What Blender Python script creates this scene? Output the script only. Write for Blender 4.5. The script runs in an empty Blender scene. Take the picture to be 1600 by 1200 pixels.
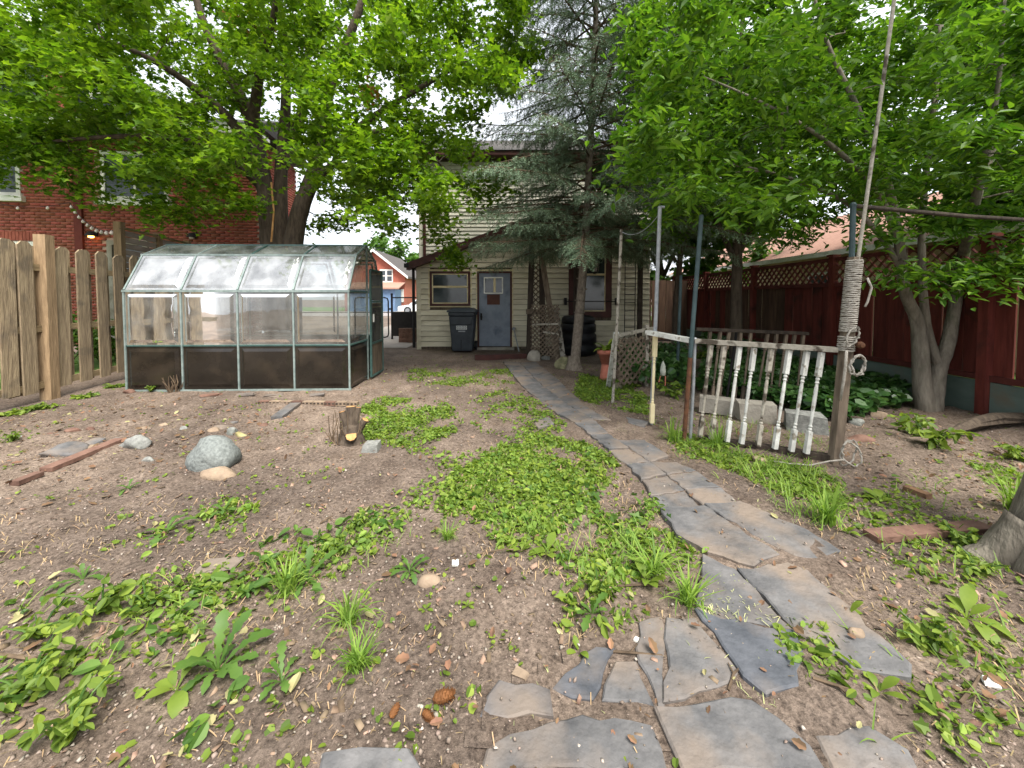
import bpy, math, random
import numpy as np
from mathutils import Vector, Matrix
random.seed(7)
rng = np.random.default_rng(11)
R = math.radians
sc = bpy.context.scene
col = sc.collection
PI = math.pi

# ------------------------------------------------------------------ camera, world, sun, exposure
F, PY, PITCH, EYE = 600.0, 487.0, R(2.0), 1.42          # focal length and principal row in photo pixels (1600 x 1200)
cam_d = bpy.data.cameras.new('camera'); cam = bpy.data.objects.new('camera', cam_d); col.objects.link(cam)
cam.location = (0, 0, EYE); cam.rotation_euler = (PI/2 - PITCH, 0, 0)
cam_d.sensor_width = 36; cam_d.lens = 36*F/1600; cam_d.shift_y = -(600 - PY)/1600
cam_d.clip_start = 0.05; cam_d.clip_end = 1500
sc.camera = cam
SUN_EL, SUN_AZ = R(58), R(152)                            # azimuth clockwise from +Y: behind the camera, a little right
w = bpy.data.worlds.new('World'); sc.world = w; w.use_nodes = True
nt = w.node_tree; nt.nodes.clear()
def wn(t): return nt.nodes.new(t)
wo = wn('ShaderNodeOutputWorld'); bg = wn('ShaderNodeBackground'); sky = wn('ShaderNodeTexSky')
sky.sky_type = 'NISHITA'; sky.sun_disc = False; sky.sun_elevation = SUN_EL; sky.sun_rotation = SUN_AZ
sky.dust_density = 2.0
tc = wn('ShaderNodeTexCoord'); mp = wn('ShaderNodeMapping'); mp.inputs['Scale'].default_value = (1, 1, 2.2)
nz = wn('ShaderNodeTexNoise'); nz.inputs['Scale'].default_value = 1.7; nz.inputs['Detail'].default_value = 6
rp = wn('ShaderNodeValToRGB'); rp.color_ramp.elements[0].position = .30; rp.color_ramp.elements[1].position = .62
rp.color_ramp.elements[0].color = (.62, .62, .62, 1); rp.color_ramp.elements[1].color = (.97, .97, .97, 1)
mx = wn('ShaderNodeMix'); mx.data_type = 'RGBA'
mx.inputs[7].default_value = (5.3, 5.5, 5.8, 1)
nt.links.new(tc.outputs['Generated'], mp.inputs[0]); nt.links.new(mp.outputs[0], nz.inputs['Vector'])
nt.links.new(nz.outputs['Fac'], rp.inputs[0]); nt.links.new(rp.outputs[0], mx.inputs[0])
nt.links.new(sky.outputs[0], mx.inputs[6]); nt.links.new(mx.outputs[2], bg.inputs[0])
bg.inputs[1].default_value = 0.10
nt.links.new(bg.outputs[0], wo.inputs[0])
sl = bpy.data.lights.new('sun', 'SUN'); sl.energy = 2.9; sl.angle = R(28); sl.color = (1, .96, .9)
so = bpy.data.objects.new('sun', sl); col.objects.link(so)
sd = Vector((math.sin(SUN_AZ)*math.cos(SUN_EL), math.cos(SUN_AZ)*math.cos(SUN_EL), math.sin(SUN_EL)))
so.rotation_euler = sd.to_track_quat('Z', 'Y').to_euler(); so.location = (-4, -8, 20)
sc.view_settings.view_transform = 'Standard'; sc.view_settings.look = 'None'
sc.view_settings.gamma = 1; sc.view_settings.use_curve_mapping = False
sc.view_settings.exposure = 1.58
cy = sc.cycles
cy.max_bounces = 7; cy.diffuse_bounces = 3; cy.glossy_bounces = 3; cy.transmission_bounces = 3; cy.transparent_max_bounces = 12
cy.use_denoising = True
try:
    cy.denoiser = 'OPENIMAGEDENOISE'; cy.denoising_input_passes = 'RGB_ALBEDO_NORMAL'
except Exception: pass
cy.caustics_reflective = False; cy.caustics_refractive = False

# ------------------------------------------------------------------ photo pixel -> place
_c, _s = math.cos(PITCH), math.sin(PITCH)
def ray(u, v):
    a, b = (u - 800)/F, -(v - PY)/F
    return Vector((a, _c + b*_s, -_s + b*_c))
def G(u, v, z=0.0):                                       # the point of the ground (height z) seen at a pixel
    d = ray(u, v); t = (z - EYE)/d.z
    return Vector((d.x*t, d.y*t, z))
def P(u, v, Y):                                           # the point at distance Y seen at a pixel
    d = ray(u, v); t = Y/d.y
    return Vector((d.x*t, Y, EYE + d.z*t))
def pix(X, Y, Z):                                         # place -> pixel (arrays welcome)
    z = Z - EYE
    f = Y*_c - z*_s; up = Y*_s + z*_c
    return 800 + F*X/f, PY - F*up/f

# ------------------------------------------------------------------ mesh helpers
class MB:
    def __init__(s): s.v = []; s.f = []
    def add(s, vs, fs):
        n = len(s.v); s.v += [tuple(p) for p in vs]; s.f += [tuple(i + n for i in f) for f in fs]; return s
    def box(s, c, d, rz=0.0, M=None, taper=1.0):
        hx, hy, hz = d[0]/2, d[1]/2, d[2]/2
        vs = [Vector((x*hx*(taper if z > 0 else 1), y*hy*(taper if z > 0 else 1), z*hz)) for z in (-1, 1) for y in (-1, 1) for x in (-1, 1)]
        m = M if M is not None else Matrix.Rotation(rz, 3, 'Z')
        vs = [m @ p + Vector(c) for p in vs]
        return s.add(vs, [(0, 2, 3, 1), (4, 5, 7, 6), (0, 1, 5, 4), (2, 6, 7, 3), (0, 4, 6, 2), (1, 3, 7, 5)])
    def bb(s, a, b):                                      # box from corner to corner
        a, b = Vector(a), Vector(b)
        return s.box((a + b)/2, [abs(x) for x in (b - a)])
    def bar(s, p, q, wd, th, side=None):                  # square bar between two points
        p, q = Vector(p), Vector(q); d = q - p; L = d.length; d.normalize()
        sv = Vector(side) if side is not None else Vector((0, 0, 1))
        if abs(d.dot(sv.normalized())) > .98: sv = Vector((0, 1, 0))
        x = sv.cross(d).normalized(); y = d.cross(x)
        m = Matrix((x, y, d)).transposed()
        return s.box((p + q)/2, (wd, th, L), M=m)
    def tube(s, pts, rad, n=8, cap=True, wob=0.0):
        pts = [Vector(p) for p in pts]; m = len(pts)
        if not hasattr(rad, '__len__'): rad = [rad]*m
        base = len(s.v); ref = Vector((.3, .1, .95))
        for i, p in enumerate(pts):
            t = (pts[min(i + 1, m - 1)] - pts[max(i - 1, 0)]).normalized()
            if abs(t.dot(ref)) > .95: ref = Vector((1, .2, 0)).normalized()
            x = ref.cross(t).normalized(); y = t.cross(x)
            for k in range(n):
                a = 2*PI*k/n; r = rad[i]*(1 + wob*(random.random() - .5))
                s.v.append(tuple(p + x*(r*math.cos(a)) + y*(r*math.sin(a))))
        for i in range(m - 1):
            for k in range(n):
                a = base + i*n + k; b = base + i*n + (k + 1) % n
                s.f.append((a, b, b + n, a + n))
        if cap:
            s.f.append(tuple(base + k for k in range(n))[::-1]); s.f.append(tuple(base + (m - 1)*n + k for k in range(n)))
        return s
    def lathe(s, prof, c=(0, 0, 0), n=16, M=None):        # profile of (radius, height)
        base = len(s.v); c = Vector(c)
        for r, h in prof:
            for k in range(n):
                a = 2*PI*k/n; p = Vector((r*math.cos(a), r*math.sin(a), h))
                if M is not None: p = M @ p
                s.v.append(tuple(p + c))
        for i in range(len(prof) - 1):
            for k in range(n):
                a = base + i*n + k; b = base + i*n + (k + 1) % n
                s.f.append((a, b, b + n, a + n))
        s.f.append(tuple(base + k for k in range(n))[::-1]); s.f.append(tuple(base + (len(prof) - 1)*n + k for k in range(n)))
        return s
    def prism(s, poly, z0, z1, bev=0.0):                  # polygon in XY pulled from z0 to z1, top edge eased
        n = len(poly); cx = sum(p[0] for p in poly)/n; cyy = sum(p[1] for p in poly)/n
        def sh(k, z):
            o = []
            for x, y in [(p[0], p[1]) for p in poly]:
                L = math.hypot(x - cx, y - cyy) + 1e-6
                o.append((x - (x - cx)/L*k, y - (y - cyy)/L*k, z))
            return o
        rings = [sh(0, z0), sh(0, z1 - bev), sh(bev*1.4, z1)] if bev else [sh(0, z0), sh(0, z1)]
        vs = sum(rings, []); fs = []
        for i in range(len(rings) - 1):
            for k in range(n):
                a = i*n + k; b = i*n + (k + 1) % n; fs.append((a, b, b + n, a + n))
        fs.append(tuple((len(rings) - 1)*n + k for k in range(n)))
        return s.add(vs, fs)
    def extr(s, poly, off):                               # 3D polygon and the offset of its far side
        n = len(poly); off = Vector(off); a = [Vector(p) for p in poly]
        fs = [tuple(range(n)), tuple(range(2*n - 1, n - 1, -1))] + [(k, k + n, (k + 1) % n + n, (k + 1) % n) for k in range(n)]
        return s.add(a + [p + off for p in a], fs)
    def mesh(s, name, off=(0, 0, 0), smooth=False):
        me = bpy.data.meshes.new(name); o = Vector(off)
        me.from_pydata([(p[0] - o.x, p[1] - o.y, p[2] - o.z) for p in s.v], [], s.f)
        if smooth:
            me.polygons.foreach_set('use_smooth', [True]*len(me.polygons))
        import bmesh
        b = bmesh.new(); b.from_mesh(me); bmesh.ops.recalc_face_normals(b, faces=b.faces); b.to_mesh(me); b.free()
        return me

def base_of(o):
    v = Vector((0, 0, 0))
    while o is not None: v += Vector(o.location); o = o.parent
    return v
def tag(o, label=None, cat=None, group=None, kind=None):
    if label: o['label'] = label
    if cat: o['category'] = cat
    if group: o['group'] = group
    if kind: o['kind'] = kind
    return o
def thing(name, loc, label, cat, group=None, rz=0.0):
    o = bpy.data.objects.new(name, None); col.objects.link(o); o.empty_display_size = .1
    o.location = loc; o.rotation_euler = (0, 0, rz)
    return tag(o, label, cat, group)
def part(name, mb, mat, parent=None, local=False, smooth=False, origin=None):
    """one mesh object; coordinates are world ones unless local (then those of the thing)"""
    if parent is not None and not local: off = base_of(parent)
    elif origin is not None: off = Vector(origin)
    else: off = Vector((0, 0, 0))
    me = mb.mesh(name, off, smooth); me.materials.append(mat)
    o = bpy.data.objects.new(name, me); col.objects.link(o)
    if parent is not None: o.parent = parent
    elif origin is not None: o.location = origin
    return o
def inst(name, me, parent, loc, rot=(0, 0, 0), scale=(1, 1, 1)):
    o = bpy.data.objects.new(name, me); col.objects.link(o); o.parent = parent
    o.location = loc; o.rotation_euler = rot; o.scale = scale
    return o

def np_mesh(name, V, loops, totals, mat, parent=None, origin=None, smooth=False):
    me = bpy.data.meshes.new(name)
    V = np.asarray(V, dtype=np.float32)
    if parent is not None: V = V - np.array(base_of(parent), dtype=np.float32)
    elif origin is not None: V = V - np.array(origin, dtype=np.float32)
    me.vertices.add(len(V)); me.vertices.foreach_set('co', V.ravel())
    me.loops.add(len(loops)); me.loops.foreach_set('vertex_index', np.asarray(loops, dtype=np.int32))
    st = np.concatenate([[0], np.cumsum(totals)[:-1]]).astype(np.int32)
    me.polygons.add(len(totals)); me.polygons.foreach_set('loop_start', st)
    try: me.polygons.foreach_set('loop_total', np.asarray(totals, dtype=np.int32))
    except Exception: pass
    if smooth: me.polygons.foreach_set('use_smooth', np.ones(len(totals), dtype=bool))
    me.update(calc_edges=True); me.validate()
    me.materials.append(mat)
    o = bpy.data.objects.new(name, me); col.objects.link(o)
    if parent is not None: o.parent = parent
    elif origin is not None: o.location = origin
    return o
class Cloud:
    """many copies of small templates in one mesh"""
    def __init__(s): s.V = []; s.L = []; s.T = []; s.n = 0
    def put(s, tv, tf, Rm, pos, scale):
        """tv (k,3), tf list of faces, Rm (N,3,3), pos (N,3), scale (N,) or (N,3)"""
        N = len(pos); k = len(tv)
        if N == 0: return
        scale = np.asarray(scale, dtype=float)
        if scale.ndim == 1: scale = scale[:, None].repeat(3, 1)
        v = np.einsum('nij,nkj->nki', Rm, tv[None]*scale[:, None, :]) + pos[:, None, :]
        s.V.append(v.reshape(-1, 3))
        fl = np.concatenate([np.array(f) for f in tf]); ft = np.array([len(f) for f in tf])
        s.L.append((fl[None] + (np.arange(N)*k)[:, None] + s.n).ravel()); s.T.append(np.tile(ft, N)); s.n += N*k
    def raw(s, v, fs):
        s.V.append(np.asarray(v, dtype=float)); s.L.append(np.concatenate([np.array(f) for f in fs]) + s.n)
        s.T.append(np.array([len(f) for f in fs])); s.n += len(v)
    def build(s, name, mat, parent=None, origin=None, smooth=False):
        return np_mesh(name, np.concatenate(s.V), np.concatenate(s.L), np.concatenate(s.T), mat, parent, origin, smooth)
def frames(d, up):
    """rotation matrices with local x along d and local z near up; arrays (N,3)"""
    d = d/np.linalg.norm(d, axis=1, keepdims=True)
    y = np.cross(up, d); y /= (np.linalg.norm(y, axis=1, keepdims=True) + 1e-9)
    z = np.cross(d, y)
    return np.stack([d, y, z], axis=2)
def rand_frames(N, tilt, up=None):
    """leaf frames: random heading, surface normal tilted about up by ~tilt"""
    a = rng.uniform(0, 2*PI, N)
    n = np.stack([rng.normal(0, tilt, N), rng.normal(0, tilt, N), np.ones(N)], 1)
    d = np.stack([np.cos(a), np.sin(a), rng.normal(-.25, .35, N)], 1)
    return frames(d, n)

# ------------------------------------------------------------------ materials
def lin(h):
    h = h.lstrip('#'); o = []
    for i in (0, 2, 4):
        c = int(h[i:i+2], 16)/255; o.append(c/12.92 if c <= .04045 else ((c + .055)/1.055)**2.4)
    return o
MATS = {}
def pmat(name, c1, c2, scale=8, rough=.8, bump=.0, bscale=None, stretch=(1, 1, 1), objrand=0.0, island=0.0, spec=.3, metal=0.0,
         transl=0.0, c3=None, c3scale=2.0, c3lo=.55, c3hi=.7, detail=5, emit=0.0, tcol=None, gen=False):
    m = bpy.data.materials.new(name); m.use_nodes = True; t = m.node_tree; N = t.nodes; L = t.links
    for x in list(N): N.remove(x)
    out = N.new('ShaderNodeOutputMaterial'); b = N.new('ShaderNodeBsdfPrincipled')
    tc = N.new('ShaderNodeTexCoord'); oi = N.new('ShaderNodeObjectInfo')
    add = N.new('ShaderNodeVectorMath'); add.operation = 'MULTIPLY_ADD'
    add.inputs[1].default_value = (7.3, 5.1, 9.7)
    L.new(oi.outputs['Random'], add.inputs[0]); L.new(tc.outputs['Object'], add.inputs[2])
    mp = N.new('ShaderNodeMapping'); mp.inputs['Scale'].default_value = stretch
    L.new(add.outputs[0], mp.inputs[0])
    nz = N.new('ShaderNodeTexNoise'); nz.inputs['Scale'].default_value = scale; nz.inputs['Detail'].default_value = detail
    nz.inputs['Roughness'].default_value = .62
    L.new(mp.outputs[0], nz.inputs['Vector'])
    rp = N.new('ShaderNodeValToRGB'); rp.color_ramp.elements[0].position = .32; rp.color_ramp.elements[1].position = .68
    rp.color_ramp.elements[0].color = (*c1, 1); rp.color_ramp.elements[1].color = (*c2, 1)
    L.new(nz.outputs['Fac'], rp.inputs[0]); cur = rp.outputs[0]
    if c3 is not None:
        n2 = N.new('ShaderNodeTexNoise'); n2.inputs['Scale'].default_value = c3scale; n2.inputs['Detail'].default_value = 6
        L.new(add.outputs[0], n2.inputs['Vector'])
        r2 = N.new('ShaderNodeValToRGB'); r2.color_ramp.elements[0].position = c3lo; r2.color_ramp.elements[1].position = c3hi
        L.new(n2.outputs['Fac'], r2.inputs[0])
        mx = N.new('ShaderNodeMix'); mx.data_type = 'RGBA'; mx.inputs[7].default_value = (*c3, 1)
        L.new(r2.outputs[0], mx.inputs[0]); L.new(cur, mx.inputs[6]); cur = mx.outputs[2]
    for amt, sock in ((objrand, 'obj'), (island, 'isl')):
        if amt:
            h = N.new('ShaderNodeHueSaturation')
            mr = N.new('ShaderNodeMapRange'); mr.inputs['To Min'].default_value = 1 - amt; mr.inputs['To Max'].default_value = 1 + amt
            if sock == 'obj': L.new(oi.outputs['Random'], mr.inputs[0])
            else:
                ge = N.new('ShaderNodeNewGeometry'); L.new(ge.outputs['Random Per Island'], mr.inputs[0])
                m2 = N.new('ShaderNodeMath'); m2.operation = 'MULTIPLY_ADD'; m2.inputs[1].default_value = -.035*min(1, amt*2.5); m2.inputs[2].default_value = .5 + .0175*min(1, amt*2.5)
                L.new(ge.outputs['Random Per Island'], m2.inputs[0]); L.new(m2.outputs[0], h.inputs['Hue'])
            L.new(mr.outputs[0], h.inputs['Value']); L.new(cur, h.inputs['Color']); cur = h.outputs[0]
    L.new(cur, b.inputs['Base Color'])
    b.inputs['Roughness'].default_value = rough; b.inputs['Metallic'].default_value = metal
    b.inputs['Specular IOR Level'].default_value = spec
    if emit:
        L.new(cur, b.inputs['Emission Color']); b.inputs['Emission Strength'].default_value = emit
    if bump:
        nb = N.new('ShaderNodeTexNoise'); nb.inputs['Scale'].default_value = bscale or scale*3; nb.inputs['Detail'].default_value = 6
        L.new(mp.outputs[0], nb.inputs['Vector'])
        bp = N.new('ShaderNodeBump'); bp.inputs['Strength'].default_value = bump; bp.inputs['Distance'].default_value = .02
        L.new(nb.outputs['Fac'], bp.inputs['Height']); L.new(bp.outputs[0], b.inputs['Normal'])
    if transl:
        tr = N.new('ShaderNodeBsdfTranslucent'); ms = N.new('ShaderNodeMixShader'); ms.inputs[0].default_value = transl
        h = N.new('ShaderNodeMix'); h.data_type = 'RGBA'; h.blend_type = 'MULTIPLY'; h.inputs[0].default_value = 1
        h.inputs[7].default_value = (*(tcol or (1.7, 1.8, .9)), 1); L.new(cur, h.inputs[6]); L.new(h.outputs[2], tr.inputs[0])
        L.new(b.outputs[0], ms.inputs[1]); L.new(tr.outputs[0], ms.inputs[2]); L.new(ms.outputs[0], out.inputs[0])
    else: L.new(b.outputs[0], out.inputs[0])
    MATS[name] = m
    return m
def glassmat(name, tint, ior, dirt_haze, rough=.03, dcol=(.5, .5, .45)):
    m = bpy.data.materials.new(name); m.use_nodes = True; t = m.node_tree; N = t.nodes; L = t.links
    for x in list(N): N.remove(x)
    out = N.new('ShaderNodeOutputMaterial'); tr = N.new('ShaderNodeBsdfTransparent'); tr.inputs[0].default_value = (*tint, 1)
    gl = N.new('ShaderNodeBsdfGlossy'); gl.inputs['Roughness'].default_value = rough; gl.inputs[0].default_value = (1, 1, 1, 1)
    fr = N.new('ShaderNodeFresnel'); fr.inputs[0].default_value = ior
    m1 = N.new('ShaderNodeMixShader'); L.new(fr.outputs[0], m1.inputs[0]); L.new(tr.outputs[0], m1.inputs[1]); L.new(gl.outputs[0], m1.inputs[2])
    tc = N.new('ShaderNodeTexCoord'); nz = N.new('ShaderNodeTexNoise'); nz.inputs['Scale'].default_value = 3.5; nz.inputs['Detail'].default_value = 7
    L.new(tc.outputs['Object'], nz.inputs['Vector'])
    mr = N.new('ShaderNodeMapRange'); mr.inputs['From Min'].default_value = .3; mr.inputs['From Max'].default_value = .75
    mr.inputs['To Min'].default_value = dirt_haze*.3; mr.inputs['To Max'].default_value = dirt_haze*1.6; L.new(nz.outputs['Fac'], mr.inputs[0])
    df = N.new('ShaderNodeBsdfDiffuse'); df.inputs[0].default_value = (*dcol, 1)
    m2 = N.new('ShaderNodeMixShader'); L.new(mr.outputs[0], m2.inputs[0]); L.new(m1.outputs[0], m2.inputs[1]); L.new(df.outputs[0], m2.inputs[2])
    n3 = N.new('ShaderNodeTexNoise'); n3.inputs['Scale'].default_value = 2.0; L.new(tc.outputs['Object'], n3.inputs['Vector'])
    bp = N.new('ShaderNodeBump'); bp.inputs['Strength'].default_value = .12; bp.inputs['Distance'].default_value = .03
    L.new(n3.outputs['Fac'], bp.inputs['Height']); L.new(bp.outputs[0], gl.inputs['Normal'])
    L.new(m2.outputs[0], out.inputs[0])
    return m
M = {}
def dm(key, *a, **k): M[key] = pmat(key, *a, **k)
dm('board_grey', lin('7a6a55'), lin('ab987b'), 7, .88, .5, 20, (4, 4, .45), objrand=.16, c3=lin('6b6052'), c3scale=3)
dm('board_tan', lin('7d684e'), lin('a68c6c'), 7, .88, .4, 20, (4, 4, .45), objrand=.1)
dm('rail_wood', lin('77684f'), lin('9a8767'), 5, .85, .3, 14, (.6, 3, 3), objrand=.1)
dm('old_wood', lin('4d4238'), lin('7d6f5f'), 6, .9, .4, 16, (3, 3, .5), objrand=.2)
dm('dark_wood', lin('2c2420'), lin('4e443a'), 6, .9, .4, 16, (3, 3, .5), objrand=.15)
dm('red_board', lin('4c1f19'), lin('6e332a'), 4, .75, .25, 12, (3, 3, .4), objrand=.2, c3=lin('3a211b'), c3scale=2.5)
dm('brown_board', lin('3c2a20'), lin('5c4636'), 4, .85, .3, 12, (3, 3, .4), objrand=.2)
dm('lattice_red', lin('4a221d'), lin('65322b'), 5, .8, .2, 12, objrand=.15)
dm('retain', lin('4e5c54'), lin('66736c'), 3, .8, .1, 20, (1, .4, 1), c3=lin('6d6454'), c3scale=2.2, objrand=.06)
dm('alu', lin('70807c'), lin('95a29d'), 12, .5, .05, 30, metal=.25, spec=.5)
dm('alu_green', lin('35524e'), lin('4c6a64'), 12, .5, .05, 30, spec=.5)
dm('smoked', lin('191613'), lin('2c2721'), 2.5, .16, 0, None, spec=.5, c3=lin('3e352b'), c3scale=1.6, c3lo=.5, c3hi=.75)
dm('white_paint', lin('d8d6cc'), lin('efede6'), 6, .6, .08, 20)
dm('white_worn', lin('b0afa8'), lin('cfcec8'), 9, .75, .3, 30, (1, 1, 1), objrand=.1, c3=lin('857d70'), c3scale=16, c3lo=.56, c3hi=.66)
dm('grey_worn', lin('8b8478'), lin('b3ada0'), 9, .85, .35, 30, objrand=.2, c3=lin('4c443a'), c3scale=9, c3lo=.5, c3hi=.6)
dm('cream_paint', lin('c9b88d'), lin('dccfa8'), 6, .7, .1, 20)
dm('siding', lin('c6bda3'), lin('d9d0ba'), 2.2, .6, .04, 20, (.5, 1, 2), objrand=.06, c3=lin('8f836c'), c3scale=1.3, c3lo=.55, c3hi=.85)
dm('siding_up', lin('d6d0bd'), lin('e2ddcd'), 2.2, .6, .04, 20, (.5, 1, 2), objrand=.05)
dm('trim_brown', lin('3c211c'), lin('55302a'), 5, .55, .08, 20)
dm('door_blue', lin('6b7583'), lin('878f9b'), 3, .45, .05, 25, c3=lin('5a6474'), c3scale=3)
dm('sign_brown', lin('4a2a20'), lin('5d382b'), 5, .6)
dm('bin', lin('2b3036'), lin('3b4148'), 6, .5, .04, 60, spec=.4)
dm('black_plastic', lin('121214'), lin('1f1f22'), 5, .45, .05, 40)
dm('sticker', lin('b9bbbb'), lin('dcdedd'), 30, .5)
dm('ink', lin('44484c'), lin('5a5e62'), 30, .6)
dm('shingle', lin('3a3634'), lin('54504c'), 14, .9, .3, 60, objrand=.1)
dm('galv', lin('7d8084'), lin('a3a6a8'), 14, .5, .06, 40, metal=.35, spec=.5)
dm('green_pole', lin('2b3a3c'), lin('3f5052'), 8, .5, .1, 40)
dm('rust', lin('3e281d'), lin('66432c'), 14, .85, .3, 50)
dm('rope', lin('857e74'), lin('b2aca2'), 30, .9, .6, 160, objrand=.1)
dm('slate', lin('484849'), lin('6c6a69'), 7, .8, .6, 22, detail=11, objrand=.10, c3=lin('766a5f'), c3scale=3.2, c3lo=.42, c3hi=.64, spec=.3)
dm('slate_dark', lin('3d4045'), lin('5a5c61'), 7, .72, .5, 22, detail=11, objrand=.08, c3=lin('6c6259'), c3scale=2.8, c3lo=.52, c3hi=.74)
dm('stone', lin('6c6c68'), lin('95958f'), 26, .85, .4, 60, objrand=.1, c3=lin('5f625c'), c3scale=5)
dm('boulder', lin('5d615f'), lin('838783'), 38, .9, .7, 22, c3=lin('4d514c'), c3scale=3.5, c3lo=.5, c3hi=.72, detail=10)
dm('sandstone', lin('786757'), lin('97846f'), 9, .88, .4, 40, objrand=.15)
dm('moss', lin('50513a'), lin('8a8467'), 9, .95, .7, 30)
dm('concrete', lin('827c72'), lin('a39c90'), 6, .9, .35, 40, objrand=.08, c3=lin('6a6253'), c3scale=3)
dm('brick_red', lin('844537'), lin('9f5b49'), 4, .85, .15, 60, island=.22)
dm('mortar', lin('a98f80'), lin('b9a294'), 20, .95)
dm('brick_dark', lin('5e2c26'), lin('6d342c'), 8, .85, .2, 40)
dm('brick_pav', lin('5d443a'), lin('7c6052'), 10, .9, .3, 40, objrand=.2)
dm('navy', lin('31353c'), lin('42474f'), 6, .6, .1, 20)
dm('pane_dark', lin('23282a'), lin('3a4244'), 1.5, .08, spec=.6)
dm('pane_far', lin('31383d'), lin('454d52'), 1.5, .2, spec=.5)
dm('slat_pale', lin('8d7f74'), lin('aa9c90'), 5, .85, .2, 14, (.6, .6, 3), objrand=.1)
dm('curtain', lin('8f7f6a'), lin('a89a84'), 8, .9)
dm('bark', lin('3b322a'), lin('5f5346'), 9, .92, .9, 26, (2, 2, .45))
dm('bark_grey', lin('5d564c'), lin('857d70'), 8, .92, .7, 30, (2, 2, .5), c3=lin('4f5140'), c3scale=3)
dm('bark_spruce', lin('5b5249'), lin('887d70'), 16, .92, .9, 34, (1.4, 1.4, 1))
dm('twig', lin('43372b'), lin('6c5b48'), 10, .9, .3, 40, objrand=.15)
dm('cutwood', lin('9a6f42'), lin('c79a65'), 14, .85, .2, 40)
dm('maple', (.072, .150, .009), (.150, .250, .014), 2.0, .5, island=.42, transl=.42, spec=.35)
dm('maple_dry', lin('7a5a33'), lin('a47c46'), 3, .8, island=.2, transl=.3)
dm('elm', (.056, .134, .011), (.118, .225, .019), 2.0, .5, island=.42, transl=.38, spec=.35)
dm('far_leaf', (.050, .115, .018), (.095, .19, .030), 1.0, .6, island=.3, transl=.35)
dm('spruce', (.092, .148, .088), (.195, .265, .165), 2.5, .6, island=.25, transl=.1, tcol=(1.2, 1.3, 1))
dm('spruce_grey', lin('5b5748'), lin('7b765f'), 4, .8, island=.2)
dm('weed', (.100, .162, .020), (.185, .258, .036), 6, .55, island=.42, transl=.38)
dm('weed_deep', (.055, .120, .022), (.105, .190, .034), 6, .5, island=.25, transl=.35)
dm('ivy', (.028, .075, .018), (.058, .135, .030), 5, .4, island=.35, transl=.25, spec=.5)
dm('grass', (.13, .23, .03), (.22, .32, .06), 5, .6, island=.3, transl=.38)
dm('lawn', (.075, .15, .025), (.12, .21, .04), 12, .9, .5, 60)
dm('straw', lin('7a674d'), lin('a68f6b'), 5, .9, island=.3)
dm('clip', lin('7d8556'), lin('a9a878'), 5, .9, island=.3)
dm('deadleaf', lin('5f4737'), lin('8a6c50'), 9, .85, island=.35, transl=.2, tcol=(1.1, 1.1, 1))
dm('paleleaf', lin('8d8558'), lin('aba679'), 9, .85, island=.2, transl=.2, tcol=(1.1, 1.1, 1))
dm('clod', lin('62544a'), lin('998a7d'), 20, .95, island=.3)
dm('chip', lin('82776c'), lin('aea497'), 20, .9, island=.3)
dm('mulch', lin('5a4638'), lin('96806b'), 9, .9, island=.4)
dm('terracotta', lin('9a5a48'), lin('b57260'), 8, .85, .1, 30)
dm('cone', lin('54361f'), lin('85572f'), 20, .8, .2, 60)
dm('iron', lin('1d1b1b'), lin('2b2828'), 10, .6)
dm('blue_paint', lin('5e7796'), lin('728bab'), 4, .7)
dm('far_brick', lin('9a5848'), lin('b06a58'), 6, .9, .1, 40)
dm('asphalt', lin('8c8684'), lin('a19a97'), 3, .9, .1, 60)
dm('drive', lin('8e877f'), lin('a59d94'), 3, .9, .2, 40)
dm('car_white', lin('d9dcdd'), lin('e8eaea'), 3, .25, spec=.6)
dm('tyre', lin('17171a'), lin('232326'), 8, .8)
dm('stucco', lin('c9b08e'), lin('d9c4a4'), 5, .9, .15, 60)
dm('roof_pink', lin('8d6a5c'), lin('a37f6f'), 12, .9, .2, 50, objrand=.1)
dm('bulb', lin('d9c9c2'), lin('efe6e0'), 5, .2)
dm('glow', (1, .42, .08), (1, .5, .12), 3, .5, emit=4)
dm('ornament', lin('8d9288'), lin('b3b6a8'), 20, .8, .3, 60)
M['glass_wall'] = glassmat('glass_wall', (.64, .67, .65), 1.7, .15, .03, (.55, .54, .5))
M['glass_roof'] = glassmat('glass_roof', (.60, .64, .65), 2.9, .32, .05, (.72, .74, .76))  # reflected sky is partly put into this pale diffuse colour, besides dirt
M['glass_top'] = glassmat('glass_top', (.55, .60, .57), 1.8, .28, .1, (.40, .43, .40))
M['glass_bevel'] = M['glass_roof']
M['window_glass'] = glassmat('window_glass', (.55, .58, .57), 1.7, .04, .02)

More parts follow.
